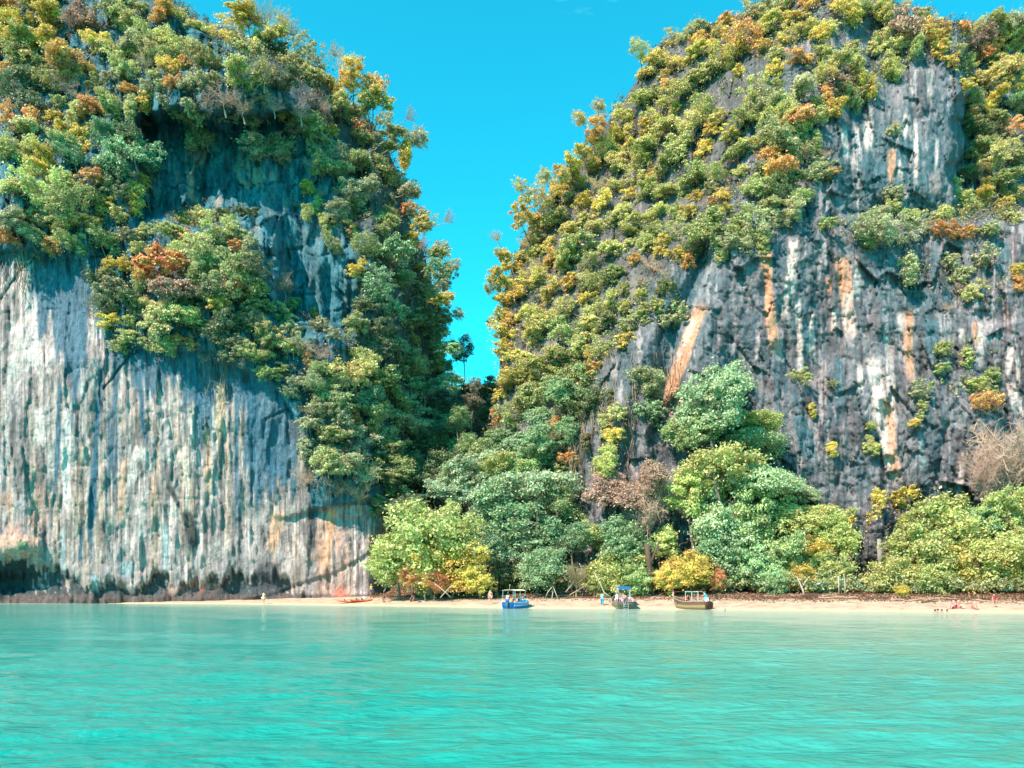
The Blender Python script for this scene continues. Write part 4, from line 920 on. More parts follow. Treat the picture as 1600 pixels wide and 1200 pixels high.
# ---- beach trees and the wood at the mouth of the gap: (px, py, r, kind, colour, distance, label)
BEACH = [
 (622, 862, 44, 'S', 'L', 103, 'yellow-green shrub spilling over the sand beside the end of the white wall'),
 (665, 855, 60, 'S', 'L', 102, 'broad yellow-green bush overhanging the beach by the white wall'),
 (715, 885, 44, 'S', 'Y', 101, 'orange-tinged bush leaning over the sand, right part of the golden thicket'),
 (665, 880, 30, 'S', 'Y', 100, 'gold-leaved low bush in the front middle of the golden thicket'),
 (605, 890, 24, 'S', 'L', 101, 'small light green bush against the end of the white wall'),
 (682, 905, 20, 'S', 'O', 99, 'small copper-leaved bush under the front of the golden thicket'),
 (745, 905, 24, 'S', 'Y', 99, 'small golden bush at the right end of the golden thicket'),
 (640, 900, 20, 'S', 'O', 100, 'low orange-leaved bush under the golden thicket'),
 (690, 820, 36, 'R', 'L', 105, 'light green crown rising out of the top of the golden thicket'),
 (738, 752, 46, 'R', 'S', 118, 'grey-green round tree at the mouth of the gap'),
 (700, 772, 34, 'R', 'S', 116, 'small grey-green tree against the dark flank of the left cliff'),
 (680, 745, 34, 'R', 'D', 120, 'dark tree in the shade at the foot of the left cliff'),
 (640, 800, 30, 'R', 'D', 112, 'dark bushy tree between the left cliff and the golden thicket'),
 (790, 735, 34, 'U', 'L', 117, 'light green flat-topped tree in the middle of the gap'),
 (768, 800, 50, 'R', 'E', 110, 'deep green rounded tree left of the big feathery tree'),
 (740, 850, 36, 'R', 'G', 107, 'mid green tree behind the golden thicket'),
 (845, 770, 62, 'U', 'S', 111, 'wide feathery pale green tree with spreading layered top'),
 (885, 790, 44, 'R', 'G', 109, 'green tree hanging before the dark rock foot of the right cliff'),
 (835, 840, 56, 'R', 'E', 107, 'large dark emerald tree under the feathery tree'),
 (800, 885, 36, 'R', 'D', 104, 'dark shadowy bush behind the blue boat'),
 (775, 870, 30, 'R', 'E', 103, 'bluish green bush left of the bright green shrub'),
 (845, 888, 40, 'S', 'E', 100, 'bright emerald shrub reaching down to the sand behind the blue boat'),
 (895, 850, 34, 'R', 'E', 104, 'emerald crown between the two bright green trees'),
 (925, 835, 32, 'R', 'L', 105, 'fresh green small tree in the middle of the beach wood'),
 (960, 765, 46, 'R', 'P', 112, 'pinkish tree with dry leaves below the ochre scar of the right cliff'),
 (945, 730, 26, 'R', 'L', 114, 'light green crown on top of the pinkish tree'),
 (1010, 800, 40, 'B', 'P', 106, 'leafless tan tree with tangled branches in the beach wood'),
 (1015, 760, 34, 'R', 'P', 110, 'dry pinkish brown tree behind the leafless tan tree'),
 (985, 855, 46, 'R', 'E', 103, 'bright green rounded tree behind the covered boat'),
 (965, 897, 40, 'S', 'L', 99, 'yellow and green bush behind the covered boat'),
 (900, 902, 26, 'B', 'K', 98, 'heap of bare brown branches fallen at the wood edge'),
 (930, 900, 22, 'S', 'L', 98, 'small light green bush beside the fallen branches'),
 (990, 905, 26, 'S', 'G', 98, 'dark green bush at the foot of the big brown trunk'),
 (1040, 860, 34, 'R', 'L', 103, 'yellowish green crown right of the big brown trunk'),
 (1075, 892, 42, 'S', 'Y', 97, 'golden yellow bush behind the brown longtail boat'),
 (1045, 905, 22, 'S', 'Y', 96, 'small golden bush at the bow of the brown longtail boat'),
 (1120, 908, 18, 'S', 'O', 96, 'rusty orange bush right of the brown longtail boat'),
 (1118, 618, 44, 'R', 'S', 112, 'tall pale green tree standing highest of the beach wood against the rock'),
 (1112, 650, 52, 'R', 'S', 111, 'broad middle of the highest beach tree against the rock'),
 (1135, 650, 38, 'R', 'G', 111, 'green crown just under the highest beach tree'),
 (1085, 685, 42, 'R', 'G', 110, 'green tree on the left shoulder below the highest beach tree'),
 (1150, 600, 24, 'R', 'S', 112, 'top tuft of the highest beach tree'),
 (1185, 665, 32, 'U', 'L', 110, 'light green flat crown touching the grey rock face'),
 (1175, 700, 44, 'U', 'S', 109, 'layered pale crown below the flat crown on the rock face'),
 (1125, 745, 60, 'U', 'L', 107, 'broad pale green layered tree in the centre of the right wood'),
 (1190, 755, 52, 'U', 'S', 106, 'spreading pale green tree right of the broad layered tree'),
 (1080, 790, 46, 'R', 'L', 106, 'light green tree left of the centre of the right wood'),
 (1130, 815, 58, 'R', 'S', 104, 'large grey-green tree filling the middle of the right wood'),
 (1195, 815, 54, 'R', 'G', 103, 'mid green tree right of the large grey-green tree'),
 (1120, 880, 48, 'R', 'E', 100, 'emerald tree above the shadow behind the brown longtail boat'),
 (1175, 885, 46, 'R', 'E', 98, 'bluish green bushy tree hanging over dark shade at the beach'),
 (1225, 870, 42, 'R', 'G', 98, 'green tree left of the orange-tinged tree'),
 (1265, 815, 48, 'R', 'L', 102, 'feathery light green tree at the right end of the right wood'),
 (1245, 775, 30, 'U', 'S', 105, 'pale crown above the feathery light green tree'),
 (1290, 850, 36, 'R', 'L', 100, 'light green tree reaching over the dark cleft'),
 (1268, 870, 34, 'R', 'Y', 98, 'yellow-orange leaved tree in front of the feathery tree'),
 (1255, 905, 24, 'S', 'Y', 96, 'low yellow bush under the yellow-orange tree'),
 (1305, 895, 32, 'R', 'L', 96, 'bright green tree on thin pale stems beside the dark cleft'),
 (1215, 910, 22, 'S', 'E', 95, 'small emerald bush at the sand beside the pale forked trunk'),
 (1285, 915, 20, 'S', 'E', 95, 'small blue-green bush left of the thin pale stems'),
 (1480, 840, 62, 'R', 'L', 97, 'huge yellow-green tree at the right end of the beach'),
 (1430, 870, 52, 'S', 'L', 95, 'yellow-green crown left of the huge tree, over the sand'),
 (1395, 905, 36, 'S', 'L', 93, 'low green bush at the left foot of the huge yellow-green tree'),
 (1530, 880, 52, 'S', 'L', 93, 'green crown right of the huge tree, above the pink-clad bathers'),
 (1490, 885, 36, 'S', 'Y', 94, 'golden lower crown under the huge yellow-green tree'),
 (1460, 910, 34, 'S', 'L', 91, 'light green bush touching the sand under the huge tree'),
 (1410, 925, 14, 'S', 'Y', 89, 'tiny golden bush on the sand left of the bathers'),
 (1500, 815, 40, 'R', 'G', 99, 'green crown behind the top of the huge yellow-green tree'),
 (1545, 830, 38, 'R', 'E', 97, 'emerald crown behind the huge tree'),
 (1440, 810, 30, 'R', 'L', 100, 'upper left shoulder crown of the huge tree'),
 (1575, 810, 40, 'R', 'L', 96, 'yellow-green tree at the right edge under the bare pink tree'),
 (1590, 885, 34, 'S', 'Y', 92, 'orange-gold bush at the right edge behind the grey prow'),
 (1600, 850, 30, 'S', 'L', 94, 'light green bush at the right edge'),
 (1575, 720, 62, 'B', 'P', 99, 'large leafless pinkish tree against the cliff at the right edge'),
 (1540, 745, 40, 'B', 'P', 99, 'smaller leafless pinkish tree left of the large one'),
 (1640, 760, 60, 'B', 'P', 99, 'leafless pinkish tree cut off by the right edge'),
 (1650, 860, 60, 'S', 'L', 95, 'yellow-green bush beyond the right edge'),
 (760, 700, 30, 'R', 'G', 124, 'mid green tree high in the gap between the cliffs'),
 (725, 705, 26, 'R', 'G', 126, 'green tree in the left side of the gap'),
 (738, 625, 20, 'R', 'K', 128, 'brown twiggy tree at the narrowest place of the gap'),
 (715, 660, 24, 'R', 'G', 126, 'green tree in the left corner of the narrow gap'),
 (735, 660, 18, 'R', 'P', 138, 'reddish leaved tree in the gap below the brown tree'),
 (830, 720, 34, 'R', 'G', 116, 'green tree at the foot of the right cliff beside the gap'),
]
for px, py, r, kind, ck, D, lab in BEACH:
    place(px, py, r, kind, ck, lab, D)
print('all trees', len(TREES))

# fill the empty places of the wooded slopes with small bushes
def autofill(regions, mix, n, seed):
    rng = random.Random(seed); made = 0
    for _ in range(9000):
        if made >= n: break
        px, py = rng.uniform(0, 1600), rng.uniform(0, 780)
        if not any(bool(poly(np.array(px), np.array(py), r)) for r in regions): continue
        if any(((px - cx) / rx) ** 2 + ((py - cy_) / ry) ** 2 < 1 for cx, cy_, rx, ry in HOLE_R): continue
        r = rng.uniform(11, 19)
        if any((px - t['px']) ** 2 + (py - t['py']) ** 2 < (0.62 * (t['r'] + r)) ** 2 for t in TREES): continue
        ck = rng.choice(mix)
        if cast(px, py)[0] is None: continue
        place(px, py, r, 's', ck); made += 1
    print('autofill', made)
autofill(VEG_L, 'GLSYLSOY', 90, 1)
autofill(VEG_R, 'LGLYYSLO', 110, 2)
# lone slender tree in the gap, seen against the sky
t = place(725, 545, 22, 'a', 'D', 'slender dark tree standing alone against the sky in the gap', 142)
# ------------------------------------------------------------------ undergrowth: creepers and small bushes that cover the ledges
PALK = list(PAL.keys())
def undergrowth(name, P, regions, thin, holes, n, seed, label, mix):
    rng = np.random.default_rng(seed)
    S = P.reshape(-1, 3); N = None
    nr, nc = P.shape[:2]
    du = np.gradient(P, axis=1).reshape(-1, 3); dv = np.gradient(P, axis=0).reshape(-1, 3)
    N = np.cross(du, dv); area = np.linalg.norm(N, axis=1); N /= area[:, None] + 1e-9
    N *= np.where(N[:, 1:2] > 0, -1, 1)
    px = 800 + S[:, 0] / S[:, 1] * F; py = HZ - (S[:, 2] - CAMZ) / S[:, 1] * F
    w = np.zeros(len(S))
    for r in regions: w = np.maximum(w, poly(px, py, r) * 1.0)
    for cx, cy_, rx, ry in thin: w = np.maximum(w, 0.55 * (((px - cx) / rx) ** 2 + ((py - cy_) / ry) ** 2 < 1))
    for cx, cy_, rx, ry in holes: w = w * np.where(((px - cx) / rx) ** 2 + ((py - cy_) / ry) ** 2 < 1, 0.05, 1)
    w = w * (0.25 + 0.75 * ss(0.36, 0.5, fbm(px * 0.03, py * 0.03, seed, 3))) * area
    w = w * (px > -330) * (px < 1900) 
    idx = rng.choice(len(S), n, p=w / w.sum())
    c = S[idx] + rng.normal(0, 0.15, (n, 3)); nn = N[idx]
    R_ = rng.gamma(4.0, 0.17, n) + 0.22
    c = c + nn * (0.25 * R_)[:, None]
    nl = 24
    d = rng.normal(0, 1, (n, nl, 3)); d /= np.linalg.norm(d, axis=2, keepdims=True)
    d = d + nn[:, None, :] * 0.5 + np.array([0, 0, 0.25]); d /= np.linalg.norm(d, axis=2, keepdims=True)
    ctr = c[:, None, :] + d * R_[:, None, None] * rng.uniform(0.5, 1.1, (n, nl, 1))
    v = leaves(rng, ctr.reshape(-1, 3), d.reshape(-1, 3), 0.165)
    # colour from neighbouring trees with some mixing
    pxi, pyi = px[idx], py[idx]
    tx = np.array([t['px'] for t in TREES]); ty = np.array([t['py'] for t in TREES]); tc_ = np.array([PALK.index(t['ck']) for t in TREES])
    dist = (pxi[:, None] - tx[None]) ** 2 + (pyi[:, None] - ty[None]) ** 2
    near = tc_[np.argmin(dist + rng.uniform(0, 1600, dist.shape), 1)]
    alt = rng.choice([PALK.index(k) for k in mix], n)
    pick = np.where(rng.random(n) < 0.30, near, alt)
    pal = np.array([PAL[k] for k in PALK])
    col = pal[pick] * 0.60 * rng.uniform(0.5, 1.2, (n, 1))  # darkened throughout so the gaps between crowns look shaded
    col = np.repeat(col, nl, 0) * rng.uniform(0.6, 1.4, (n * nl, 1))
    me = np_mesh(name, v, np.arange(len(v)).reshape(-1, 4), np.repeat(col, 4, 0), False, M_UNDER)
    o = add_mesh(name, me); tag(o, label, kind='stuff'); return o
undergrowth('undergrowth', PL, VEG_L, [], [(330, 20, 14, 10)], 9000, 301, 'creepers and small bushes covering the ledges of the left cliff', 'DDKSDKGP')
undergrowth('undergrowth', PR, VEG_R, THIN_R, HOLE_R, 11500, 302, 'creepers and small bushes covering the slopes of the right cliff', 'GDSLKGDDKP')
# low growth on the slope in the gap and behind the beach
gx, gy = np.meshgrid(np.linspace(-20, 66, 220), np.linspace(88, 160, 180))
gz = ground_z(gx, gy); keep = (gy - shore(gx) > 15)
PG = np.stack([gx, gy, gz], -1)
def ground_cover():
    rng = np.random.default_rng(5)
    S = PG.reshape(-1, 3); k = keep.reshape(-1); w = k * (1.0 + 2.0 * (S[:, 1] - shore(S[:, 0]) < 24)); n = 3500
    idx = rng.choice(len(S), n, p=w / w.sum()); c = S[idx] + np.array([0, 0, 0.3]); R_ = rng.gamma(4.0, 0.16, n) + 0.2; nl = 18
    c[:, 2] += rng.uniform(0, 1.2, n)
    d = rng.normal(0, 1, (n, nl, 3)); d[..., 2] = np.abs(d[..., 2]); d /= np.linalg.norm(d, axis=2, keepdims=True)
    ctr = c[:, None, :] + d * R_[:, None, None] * rng.uniform(0.5, 1.1, (n, nl, 1))
    v = leaves(rng, ctr.reshape(-1, 3), d.reshape(-1, 3), 0.19)
    pal = np.array([PAL[q] for q in 'EGDGSL']); col = pal[rng.integers(0, 6, n)] * rng.uniform(0.5, 1.1, (n, 1))
    col = np.repeat(col, nl, 0) * rng.uniform(0.6, 1.4, (n * nl, 1))
    me = np_mesh('forest_undergrowth', v, np.arange(len(v)).reshape(-1, 4), np.repeat(col, 4, 0), False, M_UNDER)
    o = add_mesh('forest_undergrowth', me); tag(o, 'low green growth on the forest floor behind the beach', kind='stuff')
ground_cover()
# ------------------------------------------------------------------ people, boats and things on the beach
SKIN = paint('tanned_skin', (0.42, 0.22, 0.14), 0.6, var=0.08)
SKINP = paint('fair_skin', (0.58, 0.36, 0.26), 0.6, var=0.08)
HAIR = paint('dark_hair', (0.03, 0.02, 0.018), 0.7)
def cloth(name, c): return paint(name, c, 0.85, var=0.12, scale=9)
CLO = {'yellow': cloth('yellow_cloth', (0.75, 0.50, 0.05)), 'blue': cloth('blue_cloth', (0.04, 0.14, 0.45)), 'pink': cloth('pink_cloth', (0.70, 0.16, 0.20)),
       'teal': cloth('teal_cloth', (0.02, 0.30, 0.42)), 'white': cloth('white_cloth', (0.75, 0.75, 0.74)), 'lilac': cloth('lilac_cloth', (0.52, 0.36, 0.58)),
       'red': cloth('dark_red_cloth', (0.28, 0.03, 0.04)), 'cream': cloth('cream_cloth', (0.70, 0.66, 0.42)), 'grey': cloth('grey_cloth', (0.35, 0.42, 0.45)),
       'black': cloth('black_cloth', (0.03, 0.03, 0.035)), 'coral': cloth('coral_cloth', (0.75, 0.22, 0.18)), 'sky': cloth('light_blue_cloth', (0.25, 0.55, 0.66))}

def skin_obj(name, pts, edges, rad, mat, parent, levels=1):
    me = bpy.data.meshes.new(name); me.from_pydata([tuple(p) for p in pts], edges, []); me.update(); me.materials.append(mat)
    o = bpy.data.objects.new(name, me); link(o, parent)
    m = o.modifiers.new('Skin', 'SKIN'); m.use_smooth_shade = True
    sv = me.skin_vertices[0].data
    for i, r in enumerate(rad): sv[i].radius = (r, r) if not hasattr(r, '__len__') else r
    sv[0].use_root = True
    s = o.modifiers.new('Subdivision', 'SUBSURF'); s.levels = levels; s.render_levels = levels
    return o

BASEJ = dict(pelvis=(0, 0, .93), belly=(0, 0, 1.12), chest=(0, 0, 1.34), neck=(0.0, 0, 1.50), head=(.015, 0, 1.60), crown=(.01, 0, 1.70),
             hipL=(0, .09, .90), kneeL=(.02, .10, .50), ankL=(0, .10, .08), toeL=(.15, .12, .03), hipR=(0, -.09, .90), kneeR=(.02, -.10, .50), ankR=(0, -.10, .08), toeR=(.15, -.12, .03),
             shL=(0, .17, 1.42), elL=(-.02, .23, 1.14), wrL=(.05, .25, .90), shR=(0, -.17, 1.42), elR=(-.02, -.23, 1.14), wrR=(.05, -.25, .90))
RADJ = dict(pelvis=(.19, .15), belly=(.17, .13), chest=(.20, .145), neck=.06, head=(.085, .10), crown=.08, hipL=.125, hipR=.125, kneeL=.07, kneeR=.07, ankL=.038, ankR=.038, toeL=.03, toeR=.03,
            shL=.07, shR=.07, elL=.048, elR=.048, wrL=.028, wrR=.028)
EDG = [('pelvis', 'belly'), ('belly', 'chest'), ('chest', 'neck'), ('neck', 'head'), ('head', 'crown'), ('pelvis', 'hipL'), ('hipL', 'kneeL'), ('kneeL', 'ankL'), ('ankL', 'toeL'),
       ('pelvis', 'hipR'), ('hipR', 'kneeR'), ('kneeR', 'ankR'), ('ankR', 'toeR'), ('chest', 'shL'), ('shL', 'elL'), ('elL', 'wrL'), ('chest', 'shR'), ('shR', 'elR'), ('elR', 'wrR')]
POSE = {
 'stand': {},
 'walk': dict(kneeL=(.16, .10, .52), ankL=(.20, .10, .09), toeL=(.35, .11, .05), kneeR=(-.04, -.10, .50), ankR=(-.22, -.10, .12), toeR=(-.10, -.11, .03), elL=(-.12, .22, 1.16), wrL=(-.10, .24, .92), elR=(.10, -.22, 1.16), wrR=(.22, -.22, .97)),
 'arms': dict(elL=(.12, .26, 1.20), wrL=(.22, .08, 1.32), elR=(.10, -.26, 1.20), wrR=(.24, -.08, 1.28)),
 'sit': dict(pelvis=(0, 0, .12), belly=(-.03, 0, .32), chest=(-.02, 0, .54), neck=(0, 0, .70), head=(.03, 0, .80), crown=(.03, 0, .90), hipL=(.03, .09, .11), kneeL=(.40, .14, .36), ankL=(.62, .13, .07), toeL=(.76, .14, .04),
             hipR=(.03, -.09, .11), kneeR=(.42, -.12, .34), ankR=(.66, -.12, .07), toeR=(.80, -.13, .04), shL=(-.02, .17, .62), elL=(.10, .23, .38), wrL=(.33, .17, .36), shR=(-.02, -.17, .62), elR=(-.12, -.22, .38), wrR=(-.20, -.24, .10)),
 'bench': dict(pelvis=(0, 0, .47), belly=(0, 0, .67), chest=(.03, 0, .89), neck=(.05, 0, 1.05), head=(.08, 0, 1.15), crown=(.08, 0, 1.25), hipL=(.04, .09, .46), kneeL=(.44, .12, .48), ankL=(.44, .12, .08), toeL=(.58, .13, .04),
               hipR=(.04, -.09, .46), kneeR=(.44, -.12, .48), ankR=(.42, -.12, .08), toeR=(.56, -.13, .04), shL=(.03, .17, .97), elL=(.10, .22, .70), wrL=(.34, .14, .62), shR=(.03, -.17, .97), elR=(.10, -.22, .70), wrR=(.34, -.14, .62)),
 'bend': dict(belly=(.10, 0, 1.08), chest=(.34, 0, 1.20), neck=(.50, 0, 1.24), head=(.59, 0, 1.24), crown=(.69, 0, 1.22), shL=(.40, .17, 1.22), elL=(.46, .20, .96), wrL=(.56, .16, .74), shR=(.40, -.17, 1.22), elR=(.48, -.20, .96), wrR=(.62, -.14, .76), kneeL=(.06, .12, .50), kneeR=(-.02, -.12, .50)),
 'lean': dict(belly=(.05, 0, 1.12), chest=(.14, 0, 1.32), neck=(.22, 0, 1.46), head=(.28, 0, 1.55), crown=(.31, 0, 1.64), shL=(.15, .17, 1.38), elL=(.34, .2, 1.2), wrL=(.52, .14, 1.10), shR=(.15, -.17, 1.38), elR=(.32, -.2, 1.18), wrR=(.52, -.12, 1.05)),
 'swim': dict(pelvis=(-.05, 0, -.55), belly=(-.03, 0, -.34), chest=(0, 0, -.12), neck=(0, 0, .04), head=(.02, 0, .14), crown=(.02, 0, .24), hipL=(-.04, .09, -.58), kneeL=(.25, .12, -.75), ankL=(.0, .12, -.95), toeL=(.1, .12, -1.0),
              hipR=(-.04, -.09, -.58), kneeR=(.22, -.12, -.8), ankR=(-.05, -.12, -1.0), toeR=(.05, -.12, -1.05), shL=(0, .17, -.04), elL=(.18, .30, -.12), wrL=(.38, .24, -.08), shR=(0, -.17, -.04), elR=(.18, -.30, -.12), wrR=(.38, -.24, -.08)),
}
def person(loc, rz, pose, label, top=None, bottom=None, skin=None, scale=1.0, group=None, hat=None, cat='person'):
    J = dict(BASEJ); J.update(POSE[pose])
    root = empty('person', loc, label, cat, group, rz); root.scale = (scale,) * 3
    names = list(J); order = ['pelvis'] + [n for n in names if n != 'pelvis']; idx = {n: i for i, n in enumerate(order)}
    pts = [Vector(J[n]) for n in order]; rad = [RADJ[n] for n in order]; ed = [(idx[a], idx[b]) for a, b in EDG]
    for s, el, wr in ((1, 'elL', 'wrL'), (-1, 'elR', 'wrR')):     # palm, four fingers and a thumb
        w, e = Vector(J[wr]), Vector(J[el]); d = (w - e).normalized(); side = Vector((0, 0, 1)).cross(d)
        if side.length < .2: side = Vector((1, 0, 0))
        side.normalize(); palm = w + d * .07
        pts.append(palm); rad.append((.036, .02)); pi = len(pts) - 1; ed.append((idx[wr], pi))
        for k, (o_, ln) in enumerate(((-.03, .07), (-.01, .085), (.01, .08), (.03, .06))):
            a = palm + side * o_ + d * .035; b = a + d * ln + d.cross(side) * -.012 * s
            pts += [a, b]; rad += [.010, .008]; ed += [(pi, len(pts) - 2), (len(pts) - 2, len(pts) - 1)]
        t = palm - side * .045 + d * .01; pts += [t, t + d * .035 - side * .012]; rad += [.011, .009]; ed += [(pi, len(pts) - 2), (len(pts) - 2, len(pts) - 1)]
    h, cr = Vector(J['head']), Vector(J['crown']); ax = (cr - h).normalized()
    fwd = Vector((1, 0, 0)) - ax * ax.x
    if fwd.length < .2: fwd = Vector((0, 0, -1)) - ax * -ax.z
    fwd.normalize()
    pts.append(h + fwd * .10 + ax * .01); rad.append(.014); ed.append((idx['head'], len(pts) - 1))      # nose
    sk = skin or SKIN
    body = skin_obj('body', pts, ed, rad, sk, root)
    hc = h + ax * .055
    q = ax.to_track_quat('Z', 'X')
    hb = MB(); hb.ball((0, 0, 0.022), (.098, .092, .095), 12, 8, zmin=-.35)
    ho = hb.build('hair', HAIR, root, True); ho.location = hc - fwd * .018; ho.rotation_euler = q.to_euler()
    eb = MB()
    lat = ax.cross(fwd)
    for s in (-1, 1): eb.ball(h + fwd * .080 + lat * .03 * s + ax * .03, .011, 6, 4)
    eb.build('eyes', HAIR, root, True)
    ear = MB()
    for s in (-1, 1): ear.ball(h + lat * .088 * s + ax * .02, (.018, .012, .028), 6, 4)
    ear.build('ears', sk, root, True)
    def wear(nm, chain, grow, mat):
        ns = []; 
        for a, b in chain:
            for n in (a, b):
                if n not in ns: ns.append(n)
        P_ = []; 
        for n in ns:
            if n.startswith('mid'): a, b = n[3:].split('-'); P_.append(Vector(J[a]).lerp(Vector(J[b]), .5))
            else: P_.append(Vector(J[n]))
        r_ = []
        for n in ns:
            r = RADJ.get(n, None)
            if r is None:
                a, b = n[3:].split('-'); ra, rb = RADJ[a], RADJ[b]; r = ((ra if not hasattr(ra, '__len__') else ra[0]) + (rb if not hasattr(rb, '__len__') else rb[0])) / 2
            r_.append(tuple(x + grow for x in r) if hasattr(r, '__len__') else r + grow)
        skin_obj(nm, P_, [(ns.index(a), ns.index(b)) for a, b in chain], r_, mat, root)
    if top == 'bra' or (isinstance(top, tuple) and top[0] == 'bra'):
        wear('bikini_top', [('chest', 'midbelly-chest')], .03, top[1])
    elif top is not None:
        wear('shirt', [('belly', 'chest'), ('belly', 'midpelvis-belly'), ('chest', 'shL'), ('shL', 'midshL-elL'), ('chest', 'shR'), ('shR', 'midshR-elR')], .04, top)
    if bottom is not None:
        long_ = isinstance(bottom, tuple)
        m = bottom[1] if long_ else bottom
        if long_ and bottom[0] == 'long':
            wear('trousers', [('pelvis', 'hipL'), ('hipL', 'kneeL'), ('kneeL', 'ankL'), ('pelvis', 'hipR'), ('hipR', 'kneeR'), ('kneeR', 'ankR')], .035, m)
        elif long_:
            wear('bikini_bottom', [('pelvis', 'hipL'), ('pelvis', 'hipR')], .03, m)
        else:
            wear('shorts', [('pelvis', 'hipL'), ('hipL', 'midhipL-kneeL'), ('pelvis', 'hipR'), ('hipR', 'midhipR-kneeR')], .035, m)
    if hat is not None:
        hh = MB(); hh.ball((0, 0, .05), (.105, .10, .085), 12, 6, zmin=0.0); hh.tube([(0, 0, .045), (0, 0, .055)], [.17, .165], 14)
        o = hh.build('hat', hat, root, True); o.location = hc; o.rotation_euler = q.to_euler()
    return root

def gpt(px, Y, dz=0.0):
    X = (px - 800) / F * Y
    return Vector((X, Y, float(ground_z(X, Y)) + dz))
def ypx(px, py):
    """distance at which the ground, seen through this pixel column, lies on this pixel row"""
    for Y in np.linspace(70, 118, 481):
        X = (px - 800) / F * Y
        if HZ - (max(0.0, float(ground_z(X, Y))) - CAMZ) / Y * F <= py: return float(Y)
    return 112.0

# --- people on shore (feet at the row read off the photograph)
def on_sand(px, py, dy=0.0): return gpt(px, ypx(px, py) + dy)
person(on_sand(412, 944.5), R(70), 'arms', 'person in pale yellow swimwear standing at the water edge below the white wall', None, CLO['cream'], SKINP)
person(on_sand(580, 931), R(-60), 'stand', 'person in a yellow vest and blue shorts beside the end of the white wall', CLO['yellow'], CLO['blue'], SKIN, 0.95, hat=CLO['cream'])
person(on_sand(766, 944.5), R(-80), 'stand', 'woman in a coral bikini standing on the sand left of the blue boat', ('bra', CLO['coral']), ('bikini', CLO['coral']), SKINP, 1.03)
person(on_sand(941, 946), R(-95), 'walk', 'person in blue trousers and pale teal top walking towards the covered boat', CLO['sky'], ('long', CLO['teal']), SKIN, 0.86)
person(on_sand(647, 939), R(20), 'sit', 'sunburnt person sitting on the sand next to a light blue towel', CLO['coral'], CLO['red'], SKIN, 0.95)
for k, (px, py, rz, t, b, lab) in enumerate([
    (1490, 951, -150, CLO['pink'], CLO['red'], 'bather in pink sitting at the water edge, left one of a close pair'),
    (1497, 950.5, -60, CLO['coral'], CLO['coral'], 'bather in coral sitting at the water edge, right one of a close pair'),
    (1523, 952, -100, CLO['coral'], CLO['pink'], 'lone bather in coral and pink sitting on the sand between two groups')]):
    person(on_sand(px, py), R(rz), 'sit', lab, t, b, SKINP, 1.0, 'bathers in pink under the huge yellow-green tree')
person(on_sand(1553, 949), R(-80), 'stand', 'dark-haired bather in a pink dress standing in front of the bushes', CLO['red'], CLO['pink'], SKINP, 0.8, 'bathers in pink under the huge yellow-green tree')
for k, (px, Y, lab) in enumerate([(1461, 73.6, 'dark-haired head of a swimmer in the shallows, first from the left of four'), (1465.5, 75.6, 'dark-haired head of a swimmer in the shallows, second from the left of four'),
                             (1471.5, 73.6, 'dark-haired head of a swimmer in the shallows, third from the left of four'), (1480, 73.4, 'dark-haired head of a swimmer in the shallows, rightmost of four')]):
    X = (px - 800) / F * Y; Yw = min(Y, float(shore(np.array(X))) - 0.8)
    person(Vector(((px - 800) / F * Yw, Yw, 0.0)), R(100 + 40 * k), 'swim', lab, None, None, SKIN, 1.1, 'swimmers in the shallows')

# --- boats
M_BLUE = paint('bright_blue_paint', (0.01, 0.22, 0.62), 0.35, var=0.15, scale=3)
M_WHITEP = paint('white_paint', (0.72, 0.72, 0.68), 0.4, var=0.1)
M_GREENP = paint('pale_green_paint', (0.16, 0.17, 0.12), 0.45, var=0.2, scale=3)
M_WOOD = paint('varnished_planks', (0.14, 0.055, 0.035), 0.45, var=0.35, scale=5)
M_TAN = paint('tan_paint', (0.26, 0.19, 0.09), 0.5, var=0.2, scale=3)
M_DECK = paint('weathered_wood', (0.30, 0.24, 0.18), 0.8, var=0.3)
M_METAL = paint('engine_metal', (0.12, 0.12, 0.13), 0.4, 0.6)
M_STEEL = paint('bright_steel', (0.70, 0.70, 0.70), 0.3, 0.7)
M_CANVAS = paint('cream_canvas', (0.62, 0.52, 0.40), 0.9, var=0.15)
M_BLUECAN = paint('blue_tarpaulin', (0.01, 0.12, 0.32), 0.7, var=0.15)
M_GREYP = paint('grey_pink_paint', (0.34, 0.26, 0.25), 0.55, var=0.2, scale=3)
M_ORANGE = paint('orange_plastic', (0.75, 0.15, 0.05), 0.4, var=0.1)
M_RIB = [cloth('ribbon', c) for c in ((0.7, 0.08, 0.12), (0.75, 0.45, 0.5), (0.7, 0.55, 0.1))]

